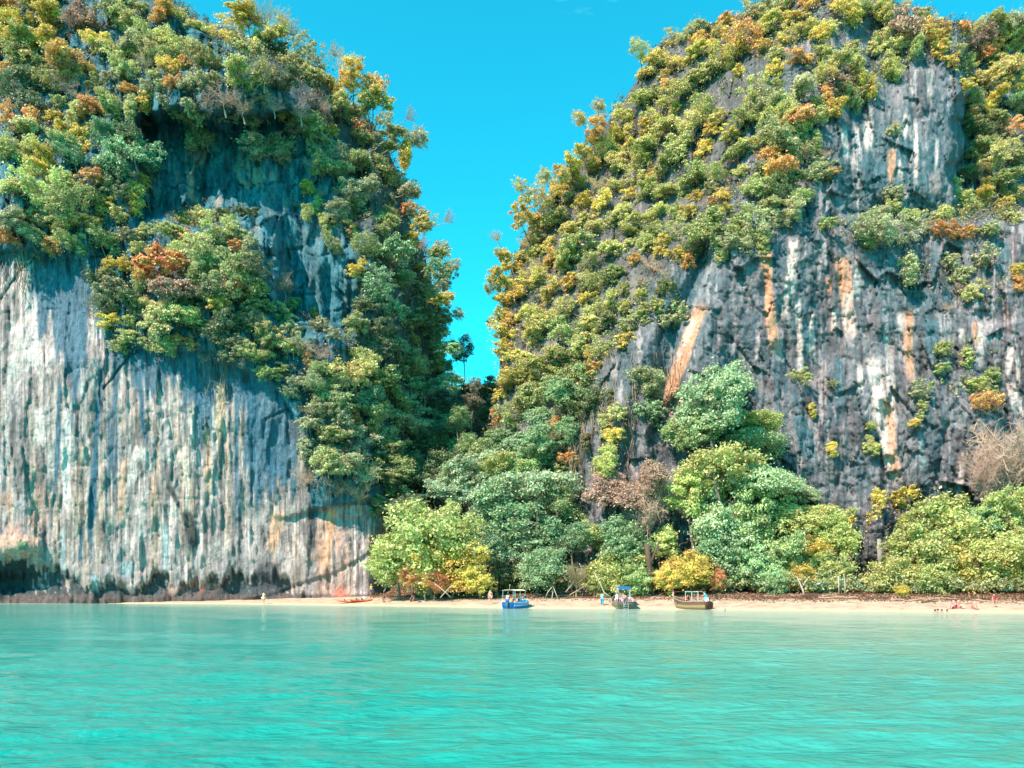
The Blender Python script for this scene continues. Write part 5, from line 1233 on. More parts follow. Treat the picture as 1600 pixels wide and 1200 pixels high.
def hull_parts(root, L, B, H, mat, rim_mat, prow=0.6, draft=0.3, band=None, stern=0.8):
    """planked boat hull: stern at x=0, stem at x=L, open inside"""
    ns = 18; prof = []
    for i in range(ns + 1):
        t = i / ns; x = t * L
        w = B / 2 * (stern + (1 - stern) * math.sin(min(1, t / .45) * math.pi / 2)) * (1 if t < .5 else math.sqrt(max(0.0, 1 - ((t - .5) / .5) ** 2.3)))
        w = max(w, 0.03)
        sh = H * (1 + 0.12 * (1 - t) ** 2) + prow * max(0, (t - .45) / .55) ** 2.2
        kz = -draft + (H + prow + draft) * max(0, (t - .80) / .20) ** 2.2 * 0.85
        prof.append((x + prow * .25 * max(0, (t - .8) / .2) ** 2, w, kz, sh))
    sec = [(1, 1), (.985, .72), (.93, .45), (.78, .20), (.45, .05), (0, 0)]
    full = [(a, b) for a, b in sec] + [(-a, b) for a, b in sec[-2::-1]]
    def shell(off):
        vs_ = []
        for x, w, kz, sh in prof:
            for a, b in full:
                vs_.append((x, a * max(w - off, .012), kz + off + (sh - kz - off) * b))
        return vs_
    n = len(full); m = MB()
    fs = []
    for i in range(ns):
        for k in range(n - 1):
            fs.append((i * n + k, (i + 1) * n + k, (i + 1) * n + k + 1, i * n + k + 1))
    m.add(shell(0), fs + [tuple(range(n))]); m.add(shell(.05), [f[::-1] for f in fs] + [tuple(range(n))[::-1]])
    m.build('hull', mat, root, True)
    for s in (1, -1):
        g = MB(); g.tube([(x, s * w, sh + .015) for x, w, kz, sh in prof], .045, 6); g.build('gunwale', rim_mat, root, True)
    if band:
        for s in (1, -1):
            g = MB(); g.tube([(x, s * (w * .97 + .012), kz + (sh - kz) * .62) for x, w, kz, sh in prof[:-1]], .035, 5); g.build('rubbing_strake', band, root, True)
    d = MB(); zf = 0.10
    for i in range(1, ns - 3):
        x0, w0 = prof[i][0], prof[i][1] * .80; x1 = prof[i + 1][0]
        d.box(((x0 + x1) / 2, 0, zf), (x1 - x0 - .02, 2 * w0, .03))
    d.build('floorboards', M_DECK, root)
    return prof

def canopy(root, x0, x1, w, z, base, mat, arch=.14, posts=3, pm=M_STEEL):
    m = MB(); nx, ny = 6, 8; vs_ = []
    for th in (0, -.03):
        for i in range(nx + 1):
            for j in range(ny + 1):
                q = j / ny * 2 - 1; x = x0 + (x1 - x0) * i / nx
                vs_.append((x, q * w / 2, z + arch * (1 - q * q) + th - .04 * math.sin(i * math.pi / nx * 2) ** 2))
    fs = []; M_ = (nx + 1) * (ny + 1)
    for i in range(nx):
        for j in range(ny):
            a = i * (ny + 1) + j; fs.append((a, a + ny + 1, a + ny + 2, a + 1)); fs.append((M_ + a, M_ + a + 1, M_ + a + ny + 2, M_ + a + ny + 1))
    for i in range(nx):
        for j in (0, ny):
            a = i * (ny + 1) + j; fs.append((a, a + ny + 1, M_ + a + ny + 1, M_ + a))
    for j in range(ny):
        for i in (0, nx):
            a = i * (ny + 1) + j; fs.append((a, a + 1, M_ + a + 1, M_ + a))
    m.add(vs_, fs); m.build('canopy', mat, root, True)
    for i in range(posts):
        x = x0 + .08 + (x1 - x0 - .16) * i / (posts - 1)
        for s in (-1, 1):
            p = MB(); p.tube([(x, s * w * .47, base), (x, s * w * .47, z)], .022, 6); p.build('canopy_post', pm, root)

def longtail_engine(root, x, z, ln=3.2, drop=1.0):
    e = MB(); e.box((x, 0, z + .25), (.55, .34, .30)); e.box((x + .05, 0, z + .46), (.30, .24, .14)); e.tube([(x, .16, z + .3), (x, .30, z + .3)], .10, 10); e.tube([(x + .2, -.1, z + .5), (x + .2, -.1, z + .78)], .03, 6)
    eo = e.build('engine', M_METAL, root)
    p = MB(); p.tube([(x, 0, z - .25), (x, 0, z + .12)], .05, 6); p.build('engine_mount', M_METAL, root)
    s = MB(); s.tube([(x - .2, 0, z + .25), (x - ln, .5, z + .25 - drop)], .028, 6); so = s.build('propeller_shaft', M_STEEL, root)
    b = MB(); c = Vector((x - ln, .5, z + .25 - drop))
    for k in range(3):
        q = 2.09 * k; b.box((c.x, c.y + math.cos(q) * .08, c.z + math.sin(q) * .08), (.03, .09, .09))
    b.build('propeller', M_METAL, root)
    h = MB(); h.tube([(x + .25, 0, z + .35), (x + 1.0, -.1, z + .55)], .018, 5); h.build('tiller', M_STEEL, root)

def ribbons(root, p, n=3):
    for k in range(n):
        m = MB(); a = Vector(p) + Vector((0, 0, -.10 * k))
        m.tube([a + Vector((0, .0, .03)), a + Vector((0, 0, -.05))], [.085, .08], 8)
        m.tube([a, a + Vector((.05, .09 * (1 if k % 2 else -1), -.25)), a + Vector((.03, .12 * (1 if k % 2 else -1), -.5))], [.03, .04, .02], 4)
        m.build('bow_ribbon', M_RIB[k % 3], root, True)

def world_of(root, rz, loc, p):
    return Vector(loc) + Matrix.Rotation(rz, 3, 'Z') @ Vector(p)

# blue motor boat, stern towards the viewer
bl, brz = Vector((-0.45, 87.2, 0.0)), R(64)
b1 = empty('motor_boat', bl, 'small bright blue motor boat with a cream canopy nosed onto the sand', 'boat', None, brz)
hull_parts(b1, 4.9, 1.75, 0.62, M_BLUE, M_WHITEP, .30, .22, M_WHITEP, stern=.92)
canopy(b1, 0.15, 3.0, 1.65, 2.05, 0.62, M_CANVAS, .12)
m = MB(); m.box((-.18, 0, .55), (.34, .30, .42), taper=.8); m.build('outboard_motor', M_METAL, b1)
m = MB(); m.box((-.22, 0, .05), (.12, .10, .75)); m.build('outboard_leg', M_METAL, b1)
m = MB(); m.box((1.0, 0, .42), (.35, 1.5, .05)); m.build('bench', M_WHITEP, b1)
m = MB(); m.box((2.4, 0, .42), (.35, 1.5, .05)); m.build('bench', M_WHITEP, b1)
m = MB(); m.tube([(.6, .1, 2.2), (.6, .1, 2.75)], .015, 5); m.box((.72, .1, 2.66), (.24, .01, .16)); m.build('pennant', M_CANVAS, b1)
person(world_of(b1, brz, bl, (.55, .35, .12)), brz + R(10), 'lean', 'person in a grey-blue shirt standing at the stern of the blue boat', CLO['grey'], CLO['blue'], SKIN, .92)
person(world_of(b1, brz, bl, (1.4, -.15, .12)), brz + R(150), 'bench', 'person in a dark red top seated in the middle of the blue boat', CLO['red'], CLO['black'], SKIN, .95)
person(world_of(b1, brz, bl, (2.35, -.35, .12)), brz - R(70), 'bend', 'person in a white shirt bending over the bow side of the blue boat', CLO['white'], CLO['blue'], SKIN, .95)

# covered longtail seen from straight behind
cl, crz = Vector((12.75, 85.4, 0.0)), R(88)
b2 = empty('longtail_boat', cl, 'pale green wooden boat seen from behind, crowded, with a small blue awning', 'boat', None, crz)
hull_parts(b2, 7.5, 2.5, 0.72, M_GREENP, M_DECK, .9, .25, M_WOOD, stern=.9)
canopy(b2, 2.6, 5.0, 1.45, 2.45, 0.8, M_BLUECAN, .10, pm=M_WHITEP)
m = MB(); m.box((2.62, 0, 2.33), (.04, 1.35, .34)); m.build('awning_flap', M_BLUECAN, b2)
longtail_engine(b2, .35, .75, 1.6, .85)
for s in (-1, 1):
    m = MB(); m.tube([(-.1, s * .25 + .1, .7), (-.25, s * .25 + .1, .3), (-.35, s * .25 + .1, -.15)], .022, 6); m.build('ladder_rail', M_STEEL, b2)
for k in range(3):
    m = MB(); m.tube([(-.15 - .08 * k, -.15, .5 - .22 * k), (-.15 - .08 * k, .35, .5 - .22 * k)], .02, 6); m.build('ladder_rung', M_STEEL, b2)
for s in (-1, 1):
    m = MB(); m.tube([(.1, s * .6, .78), (.05, s * .62, 1.25), (.2, s * .35, 1.32), (.3, s * .1, 1.25)], .022, 6); m.build('stern_hoop', M_WHITEP, b2, True)
m = MB(); m.box((1.4, 0, .48), (.4, 2.1, .05)); m.build('bench', M_DECK, b2)
m = MB(); m.box((2.7, 0, .48), (.4, 2.1, .05)); m.build('bench', M_DECK, b2)
for (x, y, a, pose, t, bt, sk_, lab) in [
    (.9, .95, 100, 'stand', 'white', 'pink', SKINP, 'person in a white top standing on the left side of the covered boat'),
    (1.5, .35, 170, 'bench', 'lilac', 'black', SKIN, 'seated person in lilac, left of the engine in the covered boat'),
    (1.35, -.35, 180, 'bench', 'pink', 'blue', SKINP, 'seated person in pink right behind the engine of the covered boat'),
    (2.2, 0, 160, 'lean', 'coral', 'black', SKINP, 'person in coral leaning forward under the blue awning'),
    (1.5, -.85, 200, 'bench', 'lilac', 'blue', SKIN, 'seated person in lilac at the right side of the covered boat'),
    (3.3, .75, 110, 'stand', 'white', 'grey', SKIN, 'person in a white top standing left of the awning in the covered boat'),
    (3.4, -.8, 60, 'lean', 'cream', 'red', SKINP, 'person in a cream top standing right of the awning in the covered boat'),
    (2.8, .45, 180, 'bench', 'pink', 'white', SKINP, 'person in pink seated under the left half of the awning')]:
    person(world_of(b2, crz, cl, (x, y, .12)), crz + R(a), pose, lab, CLO[t], CLO[bt], sk_, .95)

# brown longtail with its bow to the left
dl, drz = Vector((21.3, 83.0, 0.0)), R(131)
b3 = empty('longtail_boat', dl, 'varnished brown longtail boat with tan lower hull and raised bow post', 'boat', None, drz)
pr = hull_parts(b3, 4.5, 1.9, 0.80, M_WOOD, M_DECK, .55, .20, M_TAN, stern=.8)
m = MB()
lo = [(x + (0.0), s * (w * (.93 if True else 1)) * 1.02, kz + (sh - kz) * .30) for s in (1,) for x, w, kz, sh in pr[:-2]]
for s in (1, -1):
    g = MB()
    vs_ = []; 
    for x, w, kz, sh in pr[:-1]:
        for a, b in ((.985, .66), (.935, .45), (.785, .20)):
            vs_.append((x, s * (a * w + .012), kz + (sh - kz) * b - .004))
    fs = []
    for i in range(len(pr) - 2):
        for k in range(2):
            f = (i * 3 + k, (i + 1) * 3 + k, (i + 1) * 3 + k + 1, i * 3 + k + 1); fs.append(f if s > 0 else f[::-1])
    g.add(vs_, fs); go = g.build('lower_planking', M_TAN, b3, True); so_ = go.modifiers.new('Solidify', 'SOLIDIFY'); so_.thickness = .01
m = MB(); xb, wb, kb, sb = pr[-1]; m.tube([(xb, 0, sb - .3), (xb + .10, 0, sb + .3), (xb + .12, 0, sb + .75)], [.08, .07, .06], 6); m.build('bow_post', M_GREYP, b3)
ribbons(b3, (xb + .11, 0, sb + .55))
canopy(b3, .9, 2.7, 1.35, 1.95, .85, M_STEEL, .05, pm=M_WHITEP)
longtail_engine(b3, .25, .85, 2.6, 1.05)
for k in range(3):
    m = MB(); m.box((1.2 + k * .9, 0, .52), (.3, 1.6, .05)); m.build('bench', M_DECK, b3)
m = MB(); m.box((3.2, 0, .86), (.7, 1.1, .10)); m.build('foredeck', M_WOOD, b3)
for k in range(4):
    for s in (1, -1):
        m = MB(); m.box((2.6 + k * .32, s * .86, .72), (.16, .06, .26)); m.build('side_opening', M_METAL, b3)
person(world_of(b3, drz, dl, (.15, .28, .30)), drz + R(40), 'lean', 'man in a bright turquoise shirt leaning over the engine of the brown longtail', cloth('turquoise_cloth', (0.0, 0.42, 0.62)), ('long', CLO['white']), SKIN, 1.0)
person(world_of(b3, drz, dl, (2.9, -.1, .35)), drz + R(160), 'bench', 'person in dark red seated near the bow of the brown longtail', CLO['red'], CLO['black'], SKIN, 1.0)

# grey-pink bow at the right edge
el, erz = Vector((56.9, 73.2, 0.0)), R(176)
b4 = empty('longtail_boat', el, 'grey-pink boat with a tall bow post, only its bow showing at the right edge', 'boat', None, erz)
pr = hull_parts(b4, 7.4, 2.3, 0.85, M_GREYP, M_WHITEP, .85, .2, M_WHITEP)
m = MB(); xb, wb, kb, sb = pr[-1]; m.tube([(xb - .5, 0, sb - .5), (xb - .45, 0, sb + .4), (xb - .28, 0, sb + 1.3)], [.15, .12, .08], 6); m.build('bow_post', M_GREYP, b4)
ribbons(b4, (xb - .42, 0, sb + .6)); canopy(b4, .8, 3.8, 1.7, 2.2, .9, M_CANVAS, .12); longtail_engine(b4, .3, .9)

# two orange kayaks
def kayak(px, py, rz, label):
    p = on_sand(px, py); root = empty('kayak', p + Vector((0, 0, .02)), label, 'kayak', 'orange kayaks on the sand', rz)
    m = MB(); vs_, fs = [], []; n = 12; ns = 16
    for i in range(ns + 1):
        t = i / ns; x = (t - .5) * 3.4; w = .37 * math.sqrt(max(.003, 1 - (2 * t - 1) ** 2)) ; up = .14 * abs(2 * t - 1) ** 3
        for k in range(n):
            q = 2 * math.pi * k / n; z = .17 + up + .16 * math.sin(q) * (1 - .6 * abs(2 * t - 1) ** 2)
            if math.sin(q) > 0 and .3 < t < .72: z -= .13 * math.sin(q)
            vs_.append((x, w * math.cos(q), z))
    for i in range(ns):
        for k in range(n): fs.append((i * n + k, i * n + (k + 1) % n, (i + 1) * n + (k + 1) % n, (i + 1) * n + k))
    fs += [tuple(range(n))[::-1], tuple(ns * n + k for k in range(n))]
    m.add(vs_, fs).build('hull', M_ORANGE, root, True)
    for x in (-.45, .35):
        s = MB(); s.box((x, 0, .24), (.40, .42, .06)); s.box((x - .2, 0, .38), (.07, .40, .26)); s.build('seat', M_METAL, root)
    return root
kayak(546, 942, R(22), 'orange kayak lying nearer the white wall, left of the two')
kayak(564, 940.5, R(34), 'orange kayak lying farther from the white wall, right of the two')
m = MB(); m.ball((0, 0, .14), (.30, .22, .16), 10, 6, noise=.08); o = m.build('white_bag', cloth('bag_cloth', (.8, .8, .76)), None, True); o.location = on_sand(569, 936); tag(o, 'white bag on the sand behind the right orange kayak', 'bag')
# towel
m = MB(); n = 10; vs_ = []; 
for i in range(n + 1):
    for j in range(5): vs_.append((i / n * 1.9, j / 4 * .9, .05 + .03 * math.sin(i * 1.3 + j) + .12 * math.exp(-((i - 2) / 1.5) ** 2)))
m.add(vs_, [(i * 5 + j, (i + 1) * 5 + j, (i + 1) * 5 + j + 1, i * 5 + j + 1) for i in range(n) for j in range(4)])
o = m.build('towel', cloth('towel_cloth', (.35, .62, .68)), None, True); o.location = on_sand(652, 940.5); so_ = o.modifiers.new('Solidify', 'SOLIDIFY'); so_.thickness = .02; tag(o, 'light blue towel spread on the sand next to the sunburnt person', 'towel')
# wooden crate
cp = on_sand(1268, 936); cr_ = empty('wooden_crate', cp, 'broken brown wooden crate on the sand by the pale forked trunk', 'crate', None, R(18))
for k in range(4):
    for s in (-1, 1):
        m = MB(); m.box((0, s * .42, .10 + k * .17), (1.0, .03, .13)); m.build('slat', M_WOOD, cr_)
for sx in (-1, 1):
    for sy in (-1, 1):
        m = MB(); m.box((sx * .47, sy * .38, .36), (.06, .06, .74)); m.build('post', M_WOOD, cr_)
m = MB(); m.box((0, 0, .04), (.96, .80, .04)); m.build('bottom_board', M_WOOD, cr_)
# stone on the waterline
m = MB(); m.ball((0, 0, .06), (.30, .22, .16), 10, 7, noise=.12); o = m.build('stone', paint('dark_stone', (.08, .07, .06), .9), None, True); o.location = on_sand(453, 946); tag(o, 'small dark stone at the water edge between the yellow bather and the kayaks', 'stone')

# --- driftwood, trunks, branches
def wobbly(a, b, r0, r1, n=7, amp=.15, seed=0, mat=None, name='log'):
    rng = random.Random(seed); a, b = Vector(a), Vector(b); pts = []
    for i in range(n + 1):
        t = i / n; pts.append(a.lerp(b, t) + Vector((rng.uniform(-amp, amp), rng.uniform(-amp, amp), rng.uniform(-amp, amp) * .6)) * (1 if 0 < i < n else 0))
    m = MB(); m.tube(pts, [r0 + (r1 - r0) * i / n for i in range(n + 1)], 7); return m, pts
M_DRIFT = paint('driftwood', (0.34, 0.22, 0.15), 0.95, var=0.4, scale=4, bump=.02); M_DRIFTD = paint('dark_driftwood', (0.10, 0.06, 0.045), 0.95, var=0.4, scale=4, bump=.02)
M_LITTER = paint('dry_leaf_litter', (0.30, 0.13, 0.07), 0.95, var=0.5, scale=9)
LOGS = [(640, 930, 700, 932), (700, 934, 748, 931), (850, 931, 905, 934), (885, 936, 925, 932), (905, 931, 950, 934), (1000, 932, 1050, 931), (1105, 930, 1165, 933), (1150, 932, 1215, 934), (1130, 937, 1158, 939),
        (1215, 932, 1265, 936), (1270, 936, 1345, 935), (1300, 933, 1352, 936), (1345, 934, 1410, 937), (1420, 939, 1480, 936), (1445, 935, 1500, 938), (1475, 938, 1545, 937), (1500, 943, 1520, 944), (1555, 941, 1590, 943), (1440, 942, 1465, 940), (760, 931, 790, 933), (1390, 938, 1425, 940), (600, 931, 640, 929), (660, 934, 690, 931), (722, 931, 760, 934), (795, 932, 830, 934), (830, 935, 850, 932), (870, 933, 900, 930), (935, 934, 960, 932), (1020, 934, 1050, 936), (1060, 930, 1100, 932), (1180, 935, 1210, 933), (1235, 931, 1262, 930), (1285, 933, 1310, 931), (1360, 937, 1395, 935), (1430, 936, 1455, 939), (1520, 939, 1560, 942)]
for k, (x0, y0, x1, y1) in enumerate(LOGS):
    a, b = on_sand(x0, y0), on_sand(x1, y1)
    if (a - b).length > 7: b = gpt(x1, a.y + random.uniform(-1.5, 1.5))
    root = a; m, pts = wobbly((0, 0, .08), b - a + Vector((0, 0, .10)), .11, .06, 7, .14, k)
    r = empty('driftwood_log', a)
    m.build('stem', M_DRIFTD if k % 3 == 0 else M_DRIFT, r, True)
    for j in range(3):
        p = pts[2 + j * 2 if 2 + j * 2 < len(pts) else -1]; q = MB(); e = p + Vector((random.uniform(-.6, .6), random.uniform(-.4, .4), random.uniform(.15, .6)))
        q.tube([p, (p + e) / 2 + Vector((0, 0, .08)), e], [.05, .035, .012], 5); q.build('broken_branch', M_DRIFT, r, True)
    r['_px'] = (x0 + x1) / 2
    r['label'] = ''; r['category'] = 'log'; r['group'] = 'driftwood along the top of the beach'
# big trunks standing at the wood edge: list of (name, label, [polyline px,py..], D, r0, r1, mat)
def standing(name, label, cat, stems, D, mat, leafy=None):
    x0, y0 = stems[0][0][0]; base = gpt(x0, D); root = empty(name, base, label, cat)
    for pts, r0, r1 in stems:
        P3 = [Vector(to_world(x, y, D)) - base for x, y in pts]
        P3 = [p + Vector((0, random.uniform(-.25, .25), 0)) for p in P3]
        m = MB(); n = len(P3); m.tube(P3, [r0 + (r1 - r0) * i / (n - 1) for i in range(n)], 8); m.build('stem', mat, root, True)
standing('dead_tree', 'thick dark brown trunk rising from the sand right of the covered boat', 'tree', [([(1019, 934), (1017, 905), (1014, 880), (1010, 850)], .42, .28), ([(1016, 880), (1024, 862), (1030, 845)], .20, .10)], 97.5, M_DRIFTD)
standing('dead_tree', 'pale forked leaning trunk left of the broken crate', 'tree', [([(1256, 936), (1254, 922), (1250, 910), (1246, 902)], .13, .06), ([(1253, 918), (1258, 908), (1264, 903)], .07, .03), ([(1250, 910), (1255, 900)], .05, .02)], 92.5, M_PALE)
standing('slender_tree', 'thin straight pale stems left of the dark cleft, left one of a pair', 'tree', [([(1312, 934), (1311, 915), (1309, 900)], .10, .07)], 92, M_PALE)
standing('slender_tree', 'thin straight pale stem left of the dark cleft, right one of a pair', 'tree', [([(1320, 934), (1319, 915), (1318, 896)], .10, .07)], 92, M_PALE)
standing('slender_tree', 'stout light brown trunk under the blue-green bushes behind the crate', 'tree', [([(1220, 928), (1219, 912), (1217, 890)], .26, .20)], 96, M_BARK)
standing('fallen_branch', 'bare pale pole leaning down to the sand left of the covered boat', 'branch', [([(957, 935), (944, 926), (936, 908), (928, 893)], .09, .04)], 92, M_PALE)
standing('fallen_branch', 'crossed bare roots under the golden thicket, first pole', 'branch', [([(704, 933), (694, 924), (680, 912)], .08, .04), ([(688, 934), (697, 924), (706, 914)], .07, .04)], 97, M_PALE)
standing('fallen_branch', 'splayed pale stilt roots under the bright emerald shrub', 'branch', [([(852, 935), (856, 925), (862, 918)], .06, .04), ([(862, 936), (864, 925), (864, 916)], .06, .04), ([(872, 936), (868, 926), (864, 916)], .06, .04)], 95.5, M_PALE)
standing('fallen_branch', 'long brown bough sloping through the wood right of the big trunk', 'branch', [([(1026, 862), (1042, 855), (1056, 850)], .16, .10)], 101, M_DRIFTD)
standing('fallen_branch', 'tangle of bare arching branches behind the fallen heap left of the covered boat', 'branch', [([(884, 925), (900, 905), (925, 900), (945, 908)], .08, .03), ([(890, 930), (915, 915), (935, 918)], .07, .03), ([(905, 925), (912, 895), (905, 880)], .07, .03), ([(915, 925), (930, 900), (950, 890)], .07, .03)], 98, M_PALE)
# pale stalagmite pillars in the cleft
standing('rock_pillar', 'slim pale stone pillar standing in the dark cleft of the right cliff', 'rock', [([(1374, 900), (1374, 870), (1373, 842)], .45, .25)], 101, paint('pale_stone', (.24, .25, .22), .9, var=.3, scale=2, bump=.1))

# dry leaf litter strewn on the upper beach
def litter():
    rng = np.random.default_rng(9); n = 42000
    X = rng.uniform(-20, 62, n); d = rng.normal(12.6, 2.2, n); d = np.where(d < 5.5, 12, d); Y = shore(X) + d; Z = ground_z(X, Y)
    keep_ = fbm(X * .5, Y * .9, 77, 3) > .40
    c = np.stack([X, Y, Z + .02 + rng.random(n) * .10], 1)[keep_]; nn = np.tile(np.array([0, -.5, 1.0]), (len(c), 1))
    v = leaves(rng, c, nn, 0.13, .7)
    pal = np.array([(0.30, 0.13, 0.07), (0.42, 0.22, 0.11), (0.12, 0.06, 0.04), (0.16, 0.09, 0.06)]); col = np.repeat(pal[rng.integers(0, 4, len(c))] * rng.uniform(.6, 1.2, (len(c), 1)), 4, 0)
    me = np_mesh('leaf_litter', v, np.arange(len(v)).reshape(-1, 4), col, False, M_UNDER); o = add_mesh('leaf_litter', me); tag(o, 'dry brown leaves and twigs strewn along the top of the beach', kind='stuff')
litter()
# dry vines hanging down the rock
def vines():
    rng = random.Random(3); m = MB()
    for (x0, x1, y0, y1, n) in ((850, 905, 640, 700, 70), (905, 960, 590, 650, 50), (940, 990, 620, 660, 30), (1060, 1075, 600, 640, 6), (480, 575, 650, 720, 70), (560, 600, 700, 760, 30), (310, 360, 540, 560, 14), (0, 60, 385, 400, 14), (130, 170, 395, 410, 8), (1500, 1560, 330, 350, 10), (985, 1080, 540, 580, 20)):
        for _ in range(n):
            px, py = rng.uniform(x0, x1), rng.uniform(y0, y1); ln = rng.uniform(25, 95); pts = []
            for i in range(6):
                h, _d = cast(px + rng.uniform(-3, 3) + i * rng.uniform(-1, 1), py + ln * i / 5)
                if h is None: break
                pts.append(h[0] + Vector((0, -.25 - .2 * rng.random(), 0)))
            if len(pts) > 3 and all((pts[i] - pts[i + 1]).length < 4 for i in range(len(pts) - 1)): m.tube(pts, [.05] * (len(pts) - 1) + [.02], 3, False)
    o = m.build('hanging_vines', paint('dry_vine', (.24, .18, .12), .95, var=.4), None, True); tag(o, 'dry brown vines hanging down the rock faces', kind='stuff')
vines()
# ------------------------------------------------------------------ words: which tree is which
def zone(px, py):
    if px < 745:
        if py < 70: return 'on the crest of the left cliff' if px < 300 else 'on the falling skyline of the left cliff' if px < 470 else 'on the left cliff edge against the sky'
        if py < 180:
            if px < 120: return 'on the upper slope at the far left'
            if px < 250: return 'on the upper slope left of the dark hollow'
            if px < 460: return 'on the rim above the dark hollow'
            return 'on the upper skyline shoulder of the left cliff'
        if py < 300:
            if px < 140: return 'on the far left buttress'
            if px < 250: return 'at the left side of the dark hollow'
            if px < 460: return 'inside the dark hollow'
            if px < 590: return 'at the right side of the dark hollow'
            return 'on the left cliff edge beside the sky'
        if py < 420:
            if px < 90: return 'low on the far left buttress'
            if px < 215: return 'on the brow over the white wall'
            if px < 310: return 'in the upper left of the hanging thicket'
            if px < 430: return 'in the upper right of the hanging thicket'
            if px < 560: return 'on the blue-green rock right of the thicket'
            if px < 630: return 'on the upper shaded flank of the gap'
            return 'on the left edge of the gap'
        if py < 520:
            if px < 240: return 'at the left end of the hanging thicket'
            if px < 330: return 'in the lower left of the hanging thicket'
            if px < 430: return 'in the lower right of the hanging thicket'
            if px < 560: return 'under the blue-green rock panel'
            if px < 650: return 'half way down the shaded flank of the gap'
            return 'on the left lip of the gap'
        if py < 610:
            if px < 420: return 'on the bottom fringe of the hanging thicket'
            if px < 520: return 'on the rib above the right end of the white wall'
            if px < 610: return 'on the green shoulder left of the gap'
            return 'deep in the shaded side of the gap'
        if py < 700:
            if px < 560: return 'on the slope beside the white wall'
            if px < 640: return 'in the middle of the lower shaded flank'
            return 'low in the dark gap'
        return 'over the ochre end of the white wall' if px < 600 else 'at the foot of the shaded flank'
    if px > 1490 and py < 350:
        return ('on the crest behind the rock pillar' if py < 80 else 'on the back slope right of the rock pillar' if py < 180 else 'low on the back slope by the rock pillar' if py < 290 else 'on the ledge at the right of the pillar')
    if py < 75: return 'on the left skyline of the right cliff' if px < 1200 else 'on the summit of the right cliff' if px < 1390 else 'on top of the rock pillar'
    if py < 180:
        return ('on the skyline step of the right cliff' if px < 1000 else 'on the upper slope of the right cliff' if px < 1130 else 'left of the dark summit rocks' if px < 1240 else 'below the summit of the right cliff' if px < 1340 else 'on the pillar shoulder')
    if py < 270:
        return ('high on the left edge of the right cliff' if px < 930 else 'on the bright upper slope' if px < 1030 else 'in the middle of the upper slope' if px < 1150 else 'left of the grey upper wall' if px < 1270 else 'on the grey upper wall')
    if py < 345:
        return ('on the right edge of the gap' if px < 860 else 'on the bright middle slope' if px < 960 else 'right in the middle of the slope' if px < 1070 else 'over the slanting hollow' if px < 1170 else 'on the green spur above the ochre streaks' if px < 1290 else 'on the ledge below the pillar')
    if py < 430:
        return ('at the gap edge half way up' if px < 830 else 'on the left part of the green slope' if px < 920 else 'in the centre of the green slope' if px < 1010 else 'left of the slanting hollow' if px < 1090 else 'on the spur right of the slanting hollow' if px < 1260 else 'on the long ledge of the right cliff' if px < 1470 else 'on the cracked rock at the far right')
    if py < 530:
        return ('on the yellow strip beside the gap' if px < 815 else 'on the lower left slope' if px < 890 else 'on the lower middle slope' if px < 985 else 'beside the slanting hollow' if px < 1200 else 'among the cracked blocks at the far right')
    if py < 640:
        return ('on the yellow strip low in the gap' if px < 800 else 'low on the green slope by the gap' if px < 870 else 'at the bottom of the green slope' if px < 940 else 'on the rock left of the ochre scar' if px < 1060 else 'in the middle of the grey face' if px < 1400 else 'on the grey face at the far right')
    return ('at the foot of the gap' if px < 790 else 'at the foot of the green slope' if px < 860 else 'above the beach wood on the vine-hung rock' if px < 1000 else 'low on the grey face' if px < 1400 else 'low on the face at the far right')

NOUN = {'r': 'bushy tree', 's': 'shrub', 'u': 'flat-topped tree', 'a': 'thin airy tree', 'c': 'hanging bush', 'b': 'leafless tree'}
ORD = ['', 'second', 'third', 'fourth', 'fifth', 'sixth', 'seventh', 'eighth', 'ninth', 'tenth', 'eleventh', 'twelfth']
bins = {}
for t in TREES:
    o = t['root']
    side = 'left' if t['px'] < 745 else 'right'
    o['category'] = KCAT[t['kind']]
    if t['beach']:
        o['group'] = 'trees and bushes behind the beach'; o['label'] = t['label']; continue
    o['group'] = 'trees and shrubs clinging to the %s cliff' % side
    if t['label']: o['label'] = t['label']; o['group'] = 'trees in the gap'; continue
    cn = CNAME[t['ck']]
    if t['kind'] == 'b': cn = {'P': 'pinkish', 'O': 'rust-coloured', 'K': 'brown', 'S': 'grey'}.get(t['ck'], 'grey')
    bins.setdefault((cn, NOUN[t['kind']], zone(t['px'], t['py'])), []).append(t)
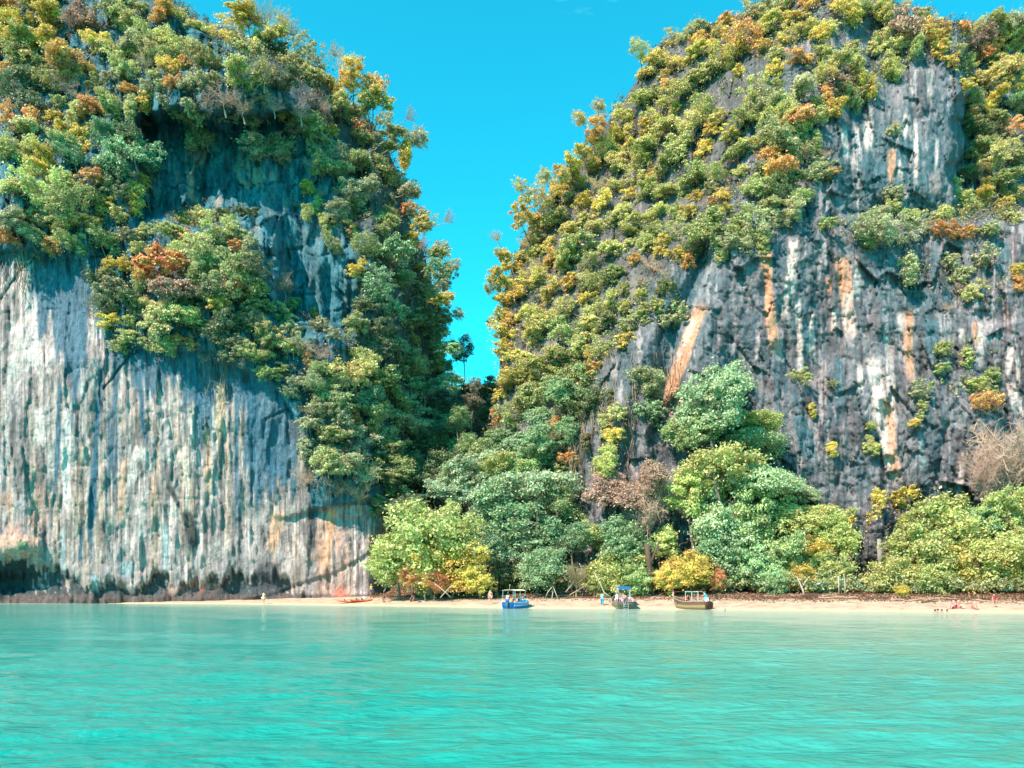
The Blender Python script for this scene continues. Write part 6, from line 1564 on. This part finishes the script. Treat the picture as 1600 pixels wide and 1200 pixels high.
for (cn, nn, z), L in bins.items():
    n = len(L)
    spx = max(t['px'] for t in L) - min(t['px'] for t in L); spy = max(t['py'] for t in L) - min(t['py'] for t in L)
    horiz = spx >= spy; L.sort(key=lambda t: t['px'] if horiz else t['py'])
    for i, t in enumerate(L):
        if n == 1: lab = '%s %s %s' % (cn, nn, z)
        elif n == 2: lab = '%s %s %s, %s of two' % (cn, nn, z, ('left' if i == 0 else 'right') if horiz else ('upper' if i == 0 else 'lower'))
        else:
            if i == 0: w = 'leftmost' if horiz else 'topmost'
            elif i == n - 1: w = 'rightmost' if horiz else 'lowest'
            else: w = (ORD[i] if i < len(ORD) else str(i + 1) + 'th') + (' from left' if horiz else ' from top')
            lab = '%s %s %s, %s' % (cn, nn, z, w)
        for a_, b_ in (('right in the middle of the slope', 'in the middle of the slope'), ('half way down the shaded flank of the gap', 'half way down the shaded flank'), ('on the rib above the right end of the white wall', 'on the rib above the white wall'),
                       ('above the beach wood on the vine-hung rock', 'on the vine-hung rock above the beach wood'), (' from left', ' from left'), ('on the upper slope left of the dark hollow', 'on the slope left of the dark hollow')):
            if len(lab.split()) > 15: lab = lab.replace(a_, b_)
        if len(lab.split()) > 16: lab = lab.replace(' of the ', "'s ", 0).replace('light yellow-green', 'yellow-green').replace('thin see-through', 'thin')
        if len(lab.replace('-', ' ').split()) > 15: lab = lab.replace('light yellow-green', 'lime').replace('yellow-green', 'lime').replace('mid green', 'green').replace(', second from top', ', second down').replace(' from left', '')
        t['root']['label'] = lab
logs = sorted([o for o in bpy.data.objects if o.name.startswith('driftwood_log')], key=lambda o: o['_px'])
MARK = [(600, 'the golden thicket'), (780, 'the blue boat'), (880, 'the emerald shrub'), (945, 'the covered boat'), (1030, 'the brown trunk'), (1110, 'the longtail shaft'), (1200, 'the rusty orange bush'), (1268, 'the broken crate'), (1340, 'the dark cleft'), (1420, 'the tiny golden bush'), (1480, 'the swimmers'), (1553, 'the standing pink bather')]
used = {}
for o in logs:
    x = o['_px']; mk = min(MARK, key=lambda q: abs(q[0] - x)); s = 'left' if x < mk[0] else 'right'
    used.setdefault((mk[1], s), []).append(o)
for (mk, s), L in used.items():
    L.sort(key=lambda o: o['_px'])
    for i, o in enumerate(L):
        pre = '' if len(L) == 1 else ('left ' if i == 0 else 'right ' if i == len(L) - 1 else ('middle ' if len(L) == 3 else ORD[i] + ' '))
        dark = o.children[0].data.materials[0] == M_DRIFTD
        o['label'] = '%s%s driftwood log on the sand just %s of %s' % (pre, 'dark' if dark else 'pale', s, mk)
        del o['_px']
